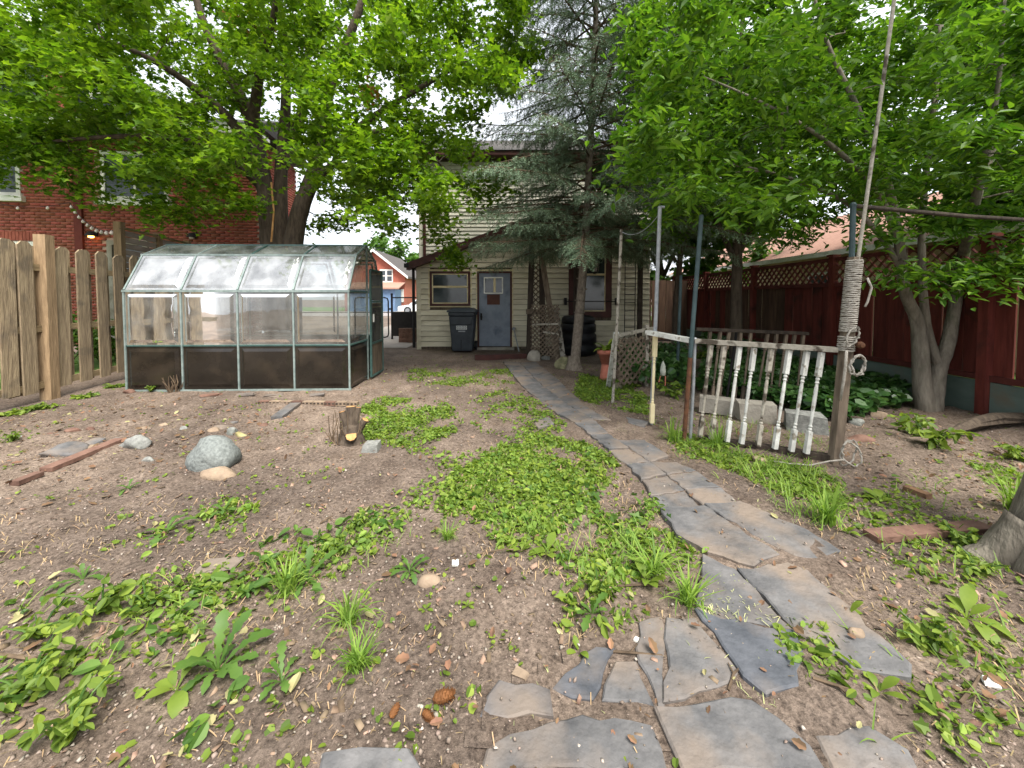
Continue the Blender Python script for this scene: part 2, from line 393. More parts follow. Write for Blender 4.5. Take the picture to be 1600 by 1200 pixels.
def soil():
    m = bpy.data.materials.new('soil'); m.use_nodes = True; t = m.node_tree; N = t.nodes; L = t.links
    b = N['Principled BSDF']; tc = N.new('ShaderNodeTexCoord')
    def noise(s, d=6, r=.6):
        n = N.new('ShaderNodeTexNoise'); n.inputs['Scale'].default_value = s; n.inputs['Detail'].default_value = d; n.inputs['Roughness'].default_value = r
        L.new(tc.outputs['Object'], n.inputs['Vector']); return n
    def ramp(src, p0, c0, p1, c1):
        r = N.new('ShaderNodeValToRGB'); e = r.color_ramp.elements; e[0].position = p0; e[1].position = p1
        e[0].color = (*c0, 1); e[1].color = (*c1, 1); L.new(src, r.inputs[0]); return r
    def mix(f, a, bb, mode='MIX'):
        x = N.new('ShaderNodeMix'); x.data_type = 'RGBA'; x.blend_type = mode
        if isinstance(f, float): x.inputs[0].default_value = f
        else: L.new(f, x.inputs[0])
        L.new(a, x.inputs[6]); L.new(bb, x.inputs[7]); return x.outputs[2]
    big = noise(.55, 5); mid = noise(4.5, 7, .7); fine = noise(42, 8, .78); sp = noise(150, 3)
    a = ramp(mid.outputs['Fac'], .3, lin('6e6257'), .7, lin('95897d'))
    a2 = ramp(fine.outputs['Fac'], .36, (.34, .32, .31), .64, (1.36, 1.31, 1.27))
    c = mix(1.0, a.outputs[0], a2.outputs[0], 'MULTIPLY')
    d = ramp(big.outputs['Fac'], .40, (.66, .64, .65), .60, (1.14, 1.10, 1.08)); c = mix(1.0, c, d.outputs[0], 'MULTIPLY')
    s1 = ramp(sp.outputs['Fac'], .66, (0, 0, 0), .72, (1, 1, 1))
    li = N.new('ShaderNodeRGB'); li.outputs[0].default_value = (*lin('bba893'), 1)
    c = mix(s1.outputs[0], c, li.outputs[0])
    L.new(c, b.inputs['Base Color']); b.inputs['Roughness'].default_value = .95; b.inputs['Specular IOR Level'].default_value = .15
    b1 = N.new('ShaderNodeBump'); b1.inputs['Strength'].default_value = 1.0; b1.inputs['Distance'].default_value = .02; L.new(fine.outputs['Fac'], b1.inputs['Height'])
    b2 = N.new('ShaderNodeBump'); b2.inputs['Strength'].default_value = .6; b2.inputs['Distance'].default_value = .05; L.new(mid.outputs['Fac'], b2.inputs['Height'])
    L.new(b2.outputs[0], b1.inputs['Normal']); L.new(b1.outputs[0], b.inputs['Normal'])
    return m
M['soil'] = soil()

# ================================================================== THE SETTING
def gz(x, y):
    x = np.asarray(x, dtype=float); y = np.asarray(y, dtype=float)
    wdw = np.clip((6.3 - np.abs(x + .3))/1.5, 0, 1)*np.clip((10.2 - y)/1.5, 0, 1)*np.clip((y + 1)/1.0, 0, 1)
    h = .012*np.sin(1.9*x + .6)*np.sin(1.5*y + 1.1) + .010*np.sin(4.1*x - 2.2*y) + .007*np.sin(7.3*y + 3.1*x) + .005*np.sin(11*x - 9*y + 1)
    return h*wdw
def gzf(x, y): return float(gz(x, y))
def on(u, v, dz=0.0):
    p = G(u, v); p.z = gzf(p.x, p.y) + dz; return p

xs = np.concatenate([[-260, -120, -60, -30, -16, -10], np.arange(-7.2, 6.6, .06), [8, 12, 20, 40, 90, 180, 260]])
ys = np.concatenate([[-30, -12, -5, -2], np.arange(-.8, 10.4, .06), [11, 12, 14, 18, 26, 40, 70, 130, 320]])
XX, YY = np.meshgrid(xs, ys); ZZ = gz(XX, YY)
ZZ += rng.normal(0, .005, ZZ.shape)*((np.abs(XX) < 6) & (YY < 8) & (YY > 0))
V = np.stack([XX.ravel(), YY.ravel(), ZZ.ravel()], 1); nx, ny = len(xs), len(ys)
i = (np.arange(ny - 1)[:, None]*nx + np.arange(nx - 1)[None]).ravel()
q = np.stack([i, i + 1, i + nx + 1, i + nx], 1)
tag(np_mesh('ground', V, q.ravel(), np.full(len(q), 4), M['soil'], smooth=True), kind='structure')

def sheet(name, poly, z, mat):
    m = MB(); m.add([(x, y, z) for x, y in poly], [tuple(range(len(poly)))])
    return tag(part(name, m, mat), kind='structure')
sheet('lawn', [(-6.95, 2), (-30, 2), (-30, 9.3), (-12, 9.3), (-8.0, 9.9), (-8.0, 7.0)], .03, M['lawn'])
sheet('lawn', [(6.2, -5), (30, -5), (30, 30), (6.2, 30)], .03, M['lawn'])
sheet('driveway', [(-5.6, 10.9), (-3.0, 10.9), (-3.0, 30.2), (-7.2, 30.2)], .012, M['drive'])
sheet('road', [(-80, 30), (80, 30), (80, 37), (-80, 37)], .02, M['asphalt'])
sheet('lawn', [(-80, 39), (80, 39), (80, 60), (-80, 60)], .03, M['lawn'])
sheet('pavement', [(-80, 37.01), (80, 37.01), (80, 39), (-80, 39)], .10, M['drive'])

# ---- the flagstone path: every slab a piece of its own
path = MB()
edge = [(790, 562), (806, 604), (842, 634), (895, 663), (940, 700), (1000, 744), (1035, 800), (1060, 850), (960, 900), (880, 1010), (770, 1060), (690, 1200),
        (1440, 1200), (1440, 1050), (1290, 860), (1150, 740), (1010, 660), (930, 640), (900, 620), (868, 592), (845, 562)]
pp = [G(*e) for e in edge]
def inpoly(x, y, poly):
    ins = np.zeros(len(x), bool); n = len(poly); j = n - 1
    for i in range(n):
        xi, yi, xj, yj = poly[i][0], poly[i][1], poly[j][0], poly[j][1]
        c = ((yi > y) != (yj > y)) & (x < (xj - xi)*(y - yi)/(yj - yi + 1e-12) + xi); ins ^= c; j = i
    return ins
path_poly = [(p.x, p.y) for p in pp]
gx_, gy_ = np.meshgrid(np.arange(-1.5, 4.0, .05), np.arange(.3, 10, .05)); inside = inpoly(gx_.ravel(), gy_.ravel(), path_poly).reshape(gx_.shape)
vi = -np.ones(gx_.shape, int)
for r_ in range(gx_.shape[0] - 1):
    for c_ in range(gx_.shape[1] - 1):
        if inside[r_, c_] and inside[r_ + 1, c_] and inside[r_, c_ + 1] and inside[r_ + 1, c_ + 1]:
            f = []
            for a, b in ((r_, c_), (r_, c_ + 1), (r_ + 1, c_ + 1), (r_ + 1, c_)):
                if vi[a, b] < 0:
                    vi[a, b] = len(path.v); x, y = gx_[a, b], gy_[a, b]; path.v.append((x, y, gzf(x, y) + .007 + random.uniform(0, .003)))
                f.append(vi[a, b])
            path.f.append(tuple(f))
path_o = tag(part('path', path, M['soil']), kind='structure')
def rough_poly(pts, k=3, amp=.012):
    o = []; n = len(pts)
    for i in range(n):
        a, b = pts[i], pts[(i + 1) % n]; d = (b - a); L = d.length; nrm = Vector((-d.y, d.x, 0)).normalized() if L > 1e-6 else Vector((0, 0, 0))
        kk = max(1, min(9, int(L/.055)))
        for j in range(kk):
            o.append(a + d*(j/kk) + nrm*(random.uniform(-amp, amp) if j else random.uniform(-amp, amp)*.5))
    return o
def c5(x, y): return (860 + x/2.857, 840 + y/2.857)
def c8(x, y): return (780 + x/3.75, 540 + y/3.75)
stones = [
 ([c5(205, 478), c5(285, 492), c5(190, 715), c5(12, 672), c5(130, 560)], 1),
 ([c5(292, 545), c5(380, 548), c5(400, 620), c5(470, 752), c5(238, 720)], 0),
 ([c5(395, 385), c5(500, 360), c5(512, 500), c5(505, 742), c5(482, 750), c5(388, 555)], 0),
 ([c5(520, 368), c5(638, 372), c5(828, 605), c5(812, 662), c5(600, 728), c5(514, 745), c5(518, 520)], 0),
 ([c5(648, 345), c5(760, 388), c5(1085, 438), c5(1138, 530), c5(1108, 690), c5(960, 722), c5(862, 640)], 1),
 ([c5(845, 165), c5(1060, 135), c5(1150, 172), c5(1590, 585), c5(1592, 640), c5(1330, 602), c5(1170, 500), c5(1000, 330)], 0),
 ([(1098, 872), (1150, 896), (1205, 957), (1236, 990), (1133, 974), (1088, 956), (1092, 915)], 0),
 ([(1034, 800), (1100, 796), (1168, 842), (1216, 872), (1176, 890), (1106, 868), (1060, 840)], 0),
 ([(1104, 794), (1156, 790), (1262, 836), (1312, 868), (1278, 882), (1240, 874), (1176, 842)], 0),
 ([c5(470, 775), c5(720, 745), c5(900, 745), c5(1010, 832), c5(1150, 950), c5(1215, 1060), c5(590, 1060), c5(540, 930)], 0),
 ([c5(-270, 960), c5(0, 835), c5(290, 815), c5(440, 860), c5(510, 1060), c5(-300, 1060)], 0),
 ([c5(1180, 905), c5(1420, 872), c5(1600, 975), c5(1640, 1060), c5(1260, 1060)], 0),
 ([(780, 1068), (860, 1083), (863, 1122), (792, 1128), (751, 1124)], 1),
 ([(505, 1190), (560, 1180), (640, 1178), (658, 1215), (500, 1225)], 0),
]
# the two rows of slabs running up to the door
L_edge = [c8(20, 100), c8(92, 195), c8(165, 275), c8(250, 345), c8(345, 410), c8(440, 462), c8(535, 540), c8(640, 622), c8(745, 705), c8(835, 790), c8(890, 880), c8(945, 960)]
Mid = [c8(120, 108), c8(190, 180), c8(265, 248), c8(345, 312), c8(445, 382), c8(545, 440), c8(640, 530), c8(760, 615), c8(880, 690), c8(985, 765), c8(1090, 850), c8(1190, 950)]
R_edge = [c8(215, 105), c8(290, 160), c8(360, 215), c8(430, 290), c8(530, 380), c8(660, 448), None, None, c8(1040, 690), c8(1160, 745), c8(1300, 840), c8(1400, 930)]
for k in range(len(Mid) - 1):
    stones.append(([L_edge[k], Mid[k], Mid[k + 1], L_edge[k + 1]], 2))
    if R_edge[k] and R_edge[k + 1]: stones.append(([Mid[k], R_edge[k], R_edge[k + 1], Mid[k + 1]], 2))
stones += [([c8(745, 425), c8(870, 455), c8(850, 480), c8(760, 462)], 0), ([c8(690, 560), c8(850, 560), c8(985, 650), c8(880, 685), c8(775, 610)], 0),
           ([c8(195, 440), c8(290, 432), c8(320, 470), c8(230, 490)], 0)]
for pts, kind in stones:
    pg = [on(*p) for p in pts]; c = sum(pg, Vector())/len(pg)
    pg = [c + (p - c)*(.985 if kind == 2 else 1.03) for p in pg]
    pg = rough_poly(pg, amp=.014)
    z = max(gzf(p.x, p.y) for p in pg) + .009 + random.uniform(-.002, .004)
    m = MB(); m.prism([(p.x, p.y) for p in pg], z - .07, z, .006)
    tx, ty = random.uniform(-.006, .006), random.uniform(-.006, .006)
    m.v = [(x, y, zz + (x - c.x)*tx + (y - c.y)*ty) for x, y, zz in m.v]
    me = m.mesh('flagstone', (c.x, c.y, 0)); me.materials.append(M['slate_dark' if kind == 1 else 'slate'])
    inst('flagstone', me, path_o, (c.x, c.y, 0))

# ================================================================== THE HOUSE AT THE END OF THE YARD
YH = 10.65
house = thing('house', (0, YH, 0), 'cream sided house with brown sloping eave and blue grey back door', 'house')
XL = P(653, 500, YH).x; XRt = P(1014, 500, YH).x
zl = P(653, 416, YH).z; APX = P(895, 300, YH).x; SL = .375
def roof_z(x): return zl + SL*(x - XL) if x < APX else zl + SL*(APX - XL) - SL*(x - APX)
m = MB(); prof = [(XL, YH + .02, -.1), (XRt, YH + .02, -.1), (XRt, YH + .02, roof_z(XRt)), (APX, YH + .02, roof_z(APX)), (XL, YH + .02, roof_z(XL))]
m.extr(prof, (0, 1.15, 0)); part('wall', m, M['old_wood'], house)  # dark backing colour seen through the lap gaps deepens their shadow lines
def openrect(u0, v0, u1, v1, Y):
    a, b = P(u0, v1, Y), P(u1, v0, Y); return a.x, b.x, a.z, b.z
W1 = openrect(672, 424, 735, 478, YH); DR = openrect(746, 424, 800, 538, YH); W2 = openrect(888, 374, 956, 496, YH)
DR = (DR[0], DR[1], .06, DR[3])
def siding_rows(holes, x0f, x1f, zmin, zmax, ztopf, pitch, Y, mat, thick=.018):
    z = zmin
    while z < zmax:
        z1 = z + pitch
        cuts = sorted([(h[0], h[1]) for h in holes if h[2] < z1 - .02 and h[3] > z + .02])
        segs = []; a = x0f
        for c0, c1 in cuts:
            if c0 > a: segs.append((a, c0))
            a = max(a, c1)
        if a < x1f: segs.append((a, x1f))
        for s0, s1 in segs:
            def clip(x, zz):                              # keep under the sloping roof
                return x
            pts = [(s0, z), (s1, z), (s1, z1), (s0, z1)]
            if ztopf is not None:
                l0, l1 = XL + max(0, (z - zl)/SL), XL + max(0, (z1 - zl)/SL)
                r0, r1 = XRt, XRt
                if z > roof_z(XRt): r0 = APX + (roof_z(APX) - z)/SL
                if z1 > roof_z(XRt): r1 = APX + (roof_z(APX) - z1)/SL
                a0, a1, b0, b1 = max(s0, l0), max(s0, l1), min(s1, r0), min(s1, r1)
                if b0 - a0 < .05: continue
                if b1 < a1: a1 = b1 = (a1 + b1)/2
                pts = [(a0, z), (b0, z), (b1, z1), (a1, z1)]
            m = MB(); g = .006
            f = [(pts[0][0], Y - thick, z), (pts[1][0], Y - thick, z), (pts[2][0], Y - .004, z1 - .011), (pts[3][0], Y - .004, z1 - .011)]
            bk = [(x, Y + .018, zz) for x, _, zz in f]
            m.add(f + bk, [(0, 1, 2, 3), (7, 6, 5, 4), (0, 4, 5, 1), (2, 6, 7, 3), (0, 3, 7, 4), (1, 5, 6, 2)])
            part('siding_board', m, mat, house)
        z = z1
siding_rows([W1, DR, W2], XL, XRt, .08, roof_z(APX), roof_z, .146, YH, M['siding'], .034)
# corner board, roof of the lean-to, fascia, gutter pipe
m = MB(); m.bb((XL - .03, YH - .03, 0), (XL + .09, YH + .05, zl - .02)); part('corner_board', m, M['siding'], house)
for x0, x1 in ((XL - .22, APX), (XRt + .2, APX)):
    z0, z1 = zl - .22*SL + .10, roof_z(APX) + .10
    if x0 > x1: z0 = roof_z(XRt) - .2*SL + .10
    m = MB(); m.extr([(x0, YH - .30, z0), (x1, YH - .30, z1), (x1, YH - .30, z1 + .05), (x0, YH - .30, z0 + .05)], (0, 1.5, 0)); part('roof', m, M['shingle'], house)
    m = MB(); m.extr([(x0, YH - .325, z0 - .15), (x1, YH - .325, z1 - .15), (x1, YH - .325, z1 + .04), (x0, YH - .325, z0 + .04)], (0, .024, 0)); part('fascia', m, M['trim_brown'], house)
    m = MB(); m.extr([(x0, YH - .30, z0 - .14), (x1, YH - .30, z1 - .14), (x1, YH - .30, z1 - .12), (x0, YH - .30, z0 - .12)], (0, .28, 0)); part('soffit', m, M['trim_brown'], house)
m = MB(); m.tube([(XL - .10, YH - .06, zl - .02), (XL - .10, YH - .06, .06)], .04, 8); part('downpipe', m, M['iron'], house)
m = MB(); m.bb((XL - .28, YH - .34, zl - .06), (XL - .15, YH + .9, zl + .05)); part('gutter', m, M['iron'], house)
# upper storey behind
YU = 11.72
ux0, ux1 = P(655, 300, YU).x, 4.2; uz0, uz1 = 2.2, P(700, 250, YU).z
m = MB(); m.bb((ux0, YU + .02, 0), (ux1, YU + 7, uz1)); part('upper_wall', m, M['old_wood'], house)  # dark colour behind the open laps again stands in for lap shadow
z = uz0
while z < uz1 - .05:
    m = MB(); z1 = min(z + .115, uz1)
    f = [(ux0, YU - .030, z), (ux1, YU - .030, z), (ux1, YU - .004, z1 - .009), (ux0, YU - .004, z1 - .009)]
    m.add(f + [(x, YU + .015, zz) for x, _, zz in f], [(0, 1, 2, 3), (7, 6, 5, 4), (0, 4, 5, 1), (2, 6, 7, 3), (0, 3, 7, 4), (1, 5, 6, 2)])
    part('siding_board', m, M['siding_up'], house); z = z1
m = MB(); m.bb((ux0 - .02, YU - .03, uz0 - 1), (ux0 + .1, YU + .03, uz1 - .002)); part('corner_board', m, M['siding_up'], house)
m = MB(); m.tube([(ux0 + .16, YU - .06, uz1), (ux0 + .16, YU - .06, 2.4)], .045, 8); part('downpipe', m, M['trim_brown'], house)
m = MB(); m.bb((ux0 - .35, YU - .42, uz1 + .01), (ux1 + .3, YU + .02, uz1 + .12)); part('eave', m, M['trim_brown'], house)
m = MB(); m.extr([(ux0 - .4, YU - .46, uz1 + .13), (ux0 - .4, YU + 3.5, uz1 + 2.0), (ux0 - .4, YU + 7.4, uz1 + .13)], (ux1 - ux0 + .8, 0, 0)); part('roof', m, M['shingle'], house)

def window_unit(parent, rect, Y, fm, sm, split=True, glass=None, fw=.06, back=None):
    x0, x1, z0, z1 = rect; m = MB()
    for a, b in (((x0, z0), (x1, z0 + fw)), ((x0, z1 - fw), (x1, z1)), ((x0, z0 + fw), (x0 + fw, z1 - fw)), ((x1 - fw, z0 + fw), (x1, z1 - fw))):
        m.bb((a[0], Y - .045, a[1]), (b[0], Y + .02, b[1]))
    w_ = part('window', m, fm, parent)
    ix0, ix1, iz0, iz1 = x0 + fw, x1 - fw, z0 + fw, z1 - fw; zm = (iz0 + iz1)/2 + (iz1 - iz0)*.06
    for a, b in (((iz0, zm), 0), ((zm, iz1), 1)) if split else (((iz0, iz1), 0),):
        m = MB(); s = .028; za, zb = a; yo = Y - .025 - .012*b
        for c, d in (((ix0, za), (ix1, za + s)), ((ix0, zb - s), (ix1, zb)), ((ix0, za + s), (ix0 + s, zb - s)), ((ix1 - s, za + s), (ix1, zb - s))):
            m.bb((c[0], yo, c[1]), (d[0], yo + .02, d[1]))
        part('sash', m, sm, w_)
        m = MB(); m.bb((ix0 + s, yo + .008, za + s), (ix1 - s, yo + .012, zb - s)); part('pane', m, glass or M['pane_dark'], w_)
    return w_
# recess rooms behind the panes
m = MB(); m.bb((W1[0] + .05, YH - .008, W1[2] + .05), (W1[1] - .05, YH - .004, W1[3] - .05)); part('blind', m, M['curtain'], house)
w1 = window_unit(house, W1, YH, M['trim_brown'], M['cream_paint'], glass=M['pane_dark'], fw=.065)
for rc in (W1, DR):
    m = MB(); t = .035
    m.bb((rc[0] - t, YH - .028, rc[2] - (t if rc is W1 else 0)), (rc[0] - .002, YH + .01, rc[3])); m.bb((rc[1] + .002, YH - .028, rc[2] - (t if rc is W1 else 0)), (rc[1] + t, YH + .01, rc[3]))
    m.bb((rc[0] - t, YH - .028, rc[3] + .002), (rc[1] + t, YH + .01, rc[3] + t + .02))
    if rc is W1: m.bb((rc[0], YH - .028, rc[2] - t), (rc[1], YH + .01, rc[2] - .002))
    part('trim', m, M['cream_paint'], house)
w2 = window_unit(house, W2, YH, M['trim_brown'], M['cream_paint'], glass=M['pane_dark'], fw=.17)
# door
m = MB(); fw = .05
m.bb((DR[0], YH - .04, DR[2]), (DR[0] + fw, YH + .02, DR[3])); m.bb((DR[1] - fw, YH - .04, DR[2]), (DR[1], YH + .02, DR[3])); m.bb((DR[0] + fw, YH - .04, DR[3] - fw), (DR[1] - fw, YH + .02, DR[3]))
part('door_frame', m, M['trim_brown'], house)
m = MB(); m.bb((DR[0] + fw + .004, YH - .012, DR[2] + .03), (DR[1] - fw - .004, YH + .018, DR[3] - fw - .004)); door = part('door', m, M['door_blue'], house)
g = openrect(756, 433, 786, 459, YH - .03)
m = MB(); t = .03
for a, b in (((g[0], g[2]), (g[1], g[2] + t)), ((g[0], g[3] - t), (g[1], g[3])), ((g[0], g[2] + t), (g[0] + t, g[3] - t)), ((g[1] - t, g[2] + t), (g[1], g[3] - t))):
    m.bb((a[0], YH - .035, a[1]), (b[0], YH - .008, b[1]))
part('window_frame', m, M['white_paint'], door)
m = MB(); m.bb((g[0] + t, YH - .022, g[2] + t), (g[1] - t, YH - .016, g[3] - t)); part('pane', m, M['pane_dark'], door)
m = MB(); m.bb((g[0] + .5*(g[1] - g[0]), YH - .0245, g[2] + t + .01), (g[0] + .62*(g[1] - g[0]), YH - .0225, g[3] - t)); part('blind', m, M['cream_paint'], door)
s = openrect(761, 460, 781, 476, YH - .03)
m = MB(); m.bb((s[0], YH - .022, s[2]), (s[1], YH - .0125, s[3])); part('sign', m, M['sign_brown'], door)
k = P(750.5, 495, YH - .03); m = MB(); m.lathe([(.0, -.07), (.028, -.065), (.032, -.045), (.02, -.03), (.014, 0)], (k.x + .03, YH - .012, k.z), 12, Matrix.Rotation(-PI/2, 3, 'X')); part('knob', m, M['iron'], door)
m = MB(); m.bb((k.x, YH - .016, k.z - .09), (k.x + .05, YH - .0125, k.z + .10)); part('lock_plate', m, M['iron'], door)
m = MB(); m.bb((DR[0] - .06, YH - .16, .0), (DR[1] + .06, YH + .01, .07)); part('threshold', m, M['concrete'], house)
m = MB(); c = P(823, 396, YH); m.bb((c.x - .07, YH - .06, c.z - .07), (c.x + .07, YH - .02, c.z + .07)); part('meter_box', m, M['galv'], house)
# shelf bar on brackets across the right window
zb = P(920, 471, YH - .2).z
m = MB(); m.tube([(W2[0] - .12, YH - .2, zb), (W2[1] + .14, YH - .2, zb)], .013, 6); part('bar', m, M['iron'], house)
for x in (W2[0] - .1, W2[1] + .12):
    m = MB(); m.bb((x - .03, YH - .21, zb - .1), (x + .03, YH - .02, zb + .1)); part('bracket', m, M['iron'], house)

# ================================================================== THE BRICK HOUSE ON THE LEFT
bang = math.atan(.12); BO = Vector((-12.93, 9.70, 0)); be = Vector((math.cos(bang), math.sin(bang), 0)); bn = Vector((-math.sin(bang), math.cos(bang), 0))
brick_house = thing('brick_house', BO, 'two storey red brick house with dark panelled gable behind the fence', 'house', rz=bang)
def bw(u, v):                                             # pixel -> (along wall, height)
    d = ray(u, v); o = Vector((0, 0, EYE)); t = (BO - o).dot(bn)/d.dot(bn); p = o + d*t
    return (p - BO).dot(be), p.z
SX0, SX1 = -4.0, bw(402, 300)[0]; EZ = bw(150, 208)[1]
m = MB(); m.bb((SX0, .012, -.1), (SX1, 2.4, EZ)); part('wall', m, M['mortar'], brick_house, local=True)
bwin = []
for (u0, v0, u1, v1) in ((-75, 236, 31, 304), (160, 240, 262, 312), (-40, 378, 54, 470)):
    a, b = bw(u0, v1), bw(u1, v0); bwin.append((a[0], b[0], a[1], b[1]))
a, b = bw(172, 470), bw(196, 376); bdoor = (a[0], a[0] + .95, .1, b[1])
pil = bw(124, 300)[0]
brs = Cloud(); bl, bh, jt = .215, .065, .012; tvb = np.array([(x, y, z) for z in (-.5, .5) for y in (-.5, .5) for x in (-.5, .5)], float)
tfb = [(0, 1, 5, 4), (2, 3, 1, 0), (4, 5, 7, 6), (0, 4, 6, 2), (1, 3, 7, 5)]
pos, scl = [], []
row = 0; z = .25
while z < EZ:
    x = SX0 + (.11 if row % 2 else 0)
    while x < SX1 - .1:
        cx = x + bl/2
        if not any(h[0] - .06 < cx < h[1] + .06 and h[2] - .04 < z < h[3] + .04 for h in bwin + [bdoor]) and cx > -2.2:
            pos.append((cx, .0 + random.uniform(-.003, .003), z)); scl.append((bl + random.uniform(-.006, .003), .03, bh))
        x += bl + jt
    z += bh + jt; row += 1
pos = np.array(pos); I3 = np.repeat(np.eye(3)[None], len(pos), 0)
brs.put(tvb, tfb, I3, pos, np.array(scl))
o = np_mesh('brick', np.concatenate(brs.V), np.concatenate(brs.L), np.concatenate(brs.T), M['brick_red']); o.parent = brick_house; tag(o, kind='stuff')
pos, scl, row, z = [], [], 0, .25
while z < EZ:
    y = .03 + (.11 if row % 2 else 0)
    while y < 2.3: pos.append((SX1, y + bl/2, z)); scl.append((.03, bl, bh)); y += bl + jt
    z += bh + jt; row += 1
sb_ = Cloud(); sb_.put(tvb, tfb, np.repeat(np.eye(3)[None], len(pos), 0), np.array(pos), np.array(scl))
o = np_mesh('brick', np.concatenate(sb_.V), np.concatenate(sb_.L), np.concatenate(sb_.T), M['brick_red']); o.parent = brick_house; tag(o, kind='stuff')
m = MB(); m.bb((pil - .09, -.075, 0), (pil + .09, -.018, EZ)); part('pilaster', m, M['brick_dark'], brick_house, local=True)
for (x0, x1, z0, z1) in bwin:
    m = MB(); f = .09
    for a, b in (((x0, z0), (x1, z0 + f)), ((x0, z1 - f), (x1, z1)), ((x0, z0 + f), (x0 + f, z1 - f)), ((x1 - f, z0 + f), (x1, z1 - f)), (((x0 + x1)/2 - .03, z0 + f), ((x0 + x1)/2 + .03, z1 - f))):
        m.bb((a[0], -.035, a[1]), (b[0], .011, b[1]))
    wv = part('window', m, M['white_paint'], brick_house, local=True)
    m = MB(); m.bb((x0 + f, -.006, z0 + f), ((x0 + x1)/2 - .03, .004, z1 - f)); part('pane', m, M['pane_far'], wv, local=True)
    m = MB(); m.bb(((x0 + x1)/2 + .03, -.006, z0 + f), (x1 - f, .004, z1 - f)); part('pane', m, M['pane_far'], wv, local=True)
    m = MB(); m.bb((x0 - .1, -.12, z0 - .14), (x1 + .1, .01, z0 - .004)); part('sill', m, M['white_paint'], wv, local=True)
m = MB(); x0, x1, z0, z1 = bdoor; f = .12
for a, b in (((x0, z0), (x0 + f, z1)), ((x1 - f, z0), (x1, z1)), ((x0 + f, z1 - f), (x1 - f, z1))): m.bb((a[0], -.05, a[1]), (b[0], .011, b[1]))
dv = part('door', m, M['concrete'], brick_house, local=True)
m = MB(); m.bb((x0 + f, -.004, z0), (x1 - f, .006, z1 - f)); part('pane', m, M['pane_dark'], dv, local=True)
# soldier course over the lower window
for kx in np.arange(bwin[2][0] - .1, bwin[2][1] + .1, .078):
    m = MB(); m.bb((kx, -.028, bwin[2][3] + .03), (kx + .066, -.005, bwin[2][3] + .25)); part('brick', m, M['brick_red'], brick_house, local=True)
# eaves and the dark panelled gable
m = MB(); m.bb((SX0, -.5, EZ - .02), (SX1 + .3, .1, EZ + .06)); m.bb((SX0, -.52, EZ + .061), (SX1 + .3, -.44, EZ + .22)); part('eave', m, M['white_paint'], brick_house, local=True)
m = MB(); m.extr([(SX0, -.52, EZ + .22), (SX0, 1.1, EZ + 1.0), (SX0, 2.8, EZ + .22)], (SX1 - SX0 + .3, 0, 0)); part('roof', m, M['shingle'], brick_house, local=True)
ga = bw(72, 62); gr = bw(272, 172); gl_ = (2*ga[0] - gr[0], gr[1])
m = MB(); m.extr([(gl_[0], -.1, EZ + .2), (gr[0], -.1, EZ + .2), (gr[0], -.1, gr[1]), (ga[0], -.1, ga[1]), (gl_[0], -.1, gl_[1])], (0, 4, 0)); gab = part('gable', m, M['navy'], brick_house, local=True)
x = gl_[0] + .15
while x < gr[0] - .1:
    zt = ga[1] - abs(x - ga[0])*(ga[1] - gr[1])/(gr[0] - ga[0])
    m = MB(); m.bb((x, -.125, EZ + .2), (x + .045, -.102, zt)); part('batten', m, M['navy'], gab, local=True); x += .26
for sx, ex in ((gl_, ga), (gr, ga)):
    m = MB(); m.extr([(sx[0] + (sx[0] - ex[0])*.06, -.45, sx[1] - .05), (ex[0], -.45, ex[1] + .04), (ex[0], -.45, ex[1] + .24), (sx[0] + (sx[0] - ex[0])*.06, -.45, sx[1] + .15)], (0, 4.4, 0)); part('roof', m, M['shingle'], gab, local=True)
    m = MB(); m.extr([(sx[0] + (sx[0] - ex[0])*.06, -.48, sx[1] - .07), (ex[0], -.48, ex[1] + .02), (ex[0], -.48, ex[1] + .25), (sx[0] + (sx[0] - ex[0])*.06, -.48, sx[1] + .16)], (0, .025, 0)); part('fascia', m, M['white_paint'], gab, local=True)
a, b = bw(150, 178), bw(190, 122); m = MB(); m.bb((a[0], -.16, a[1]), (b[0], -.128, b[1])); wv = part('window', m, M['white_paint'], gab, local=True)
m = MB(); m.bb((a[0] + .08, -.17, a[1] + .08), (b[0] - .08, -.162, (a[1] + b[1])/2 - .03)); part('pane', m, M['pane_far'], wv, local=True)
m = MB(); m.bb((a[0] + .08, -.17, (a[1] + b[1])/2 + .03), (b[0] - .08, -.162, b[1] - .08)); part('pane', m, M['pane_far'], wv, local=True)
a, b = bw(92, 175), bw(127, 100); m = MB(); m.bb((a[0], -.3, a[1] - .3), (b[0], -.13, b[1])); part('chimney', m, M['brick_red'], brick_house, local=True)
# wall lamps
for (u, v, lab, lit) in ((151, 369, 'black wall lamp glowing orange on the red brick wall', True), (306, 371, 'small black unlit wall lamp on bricks behind greenhouse roof', False)):
    s_, zz = bw(u, v); base = BO + be*s_ + Vector((0, 0, zz)) - bn*.02
    lp = thing('wall_lamp', base, lab, 'lamp', 'lamps on the brick wall', bang)
    m = MB(); m.bb((-.05, -.03, -.02), (.05, .002, .12)); part('back_plate', m, M['iron'], lp, local=True)
    m = MB(); m.lathe([(.12, -.02), (.10, .03), (.05, .09), (.02, .1)], (0, -.13, 0), 14); part('shade', m, M['iron'], lp, local=True)
    m = MB(); m.lathe([(.0, -.06), (.05, -.05), (.06, -.02), (.04, .01)], (0, -.13, -.01), 12); part('bulb', m, M['glow'] if lit else M['bulb'], lp, local=True)
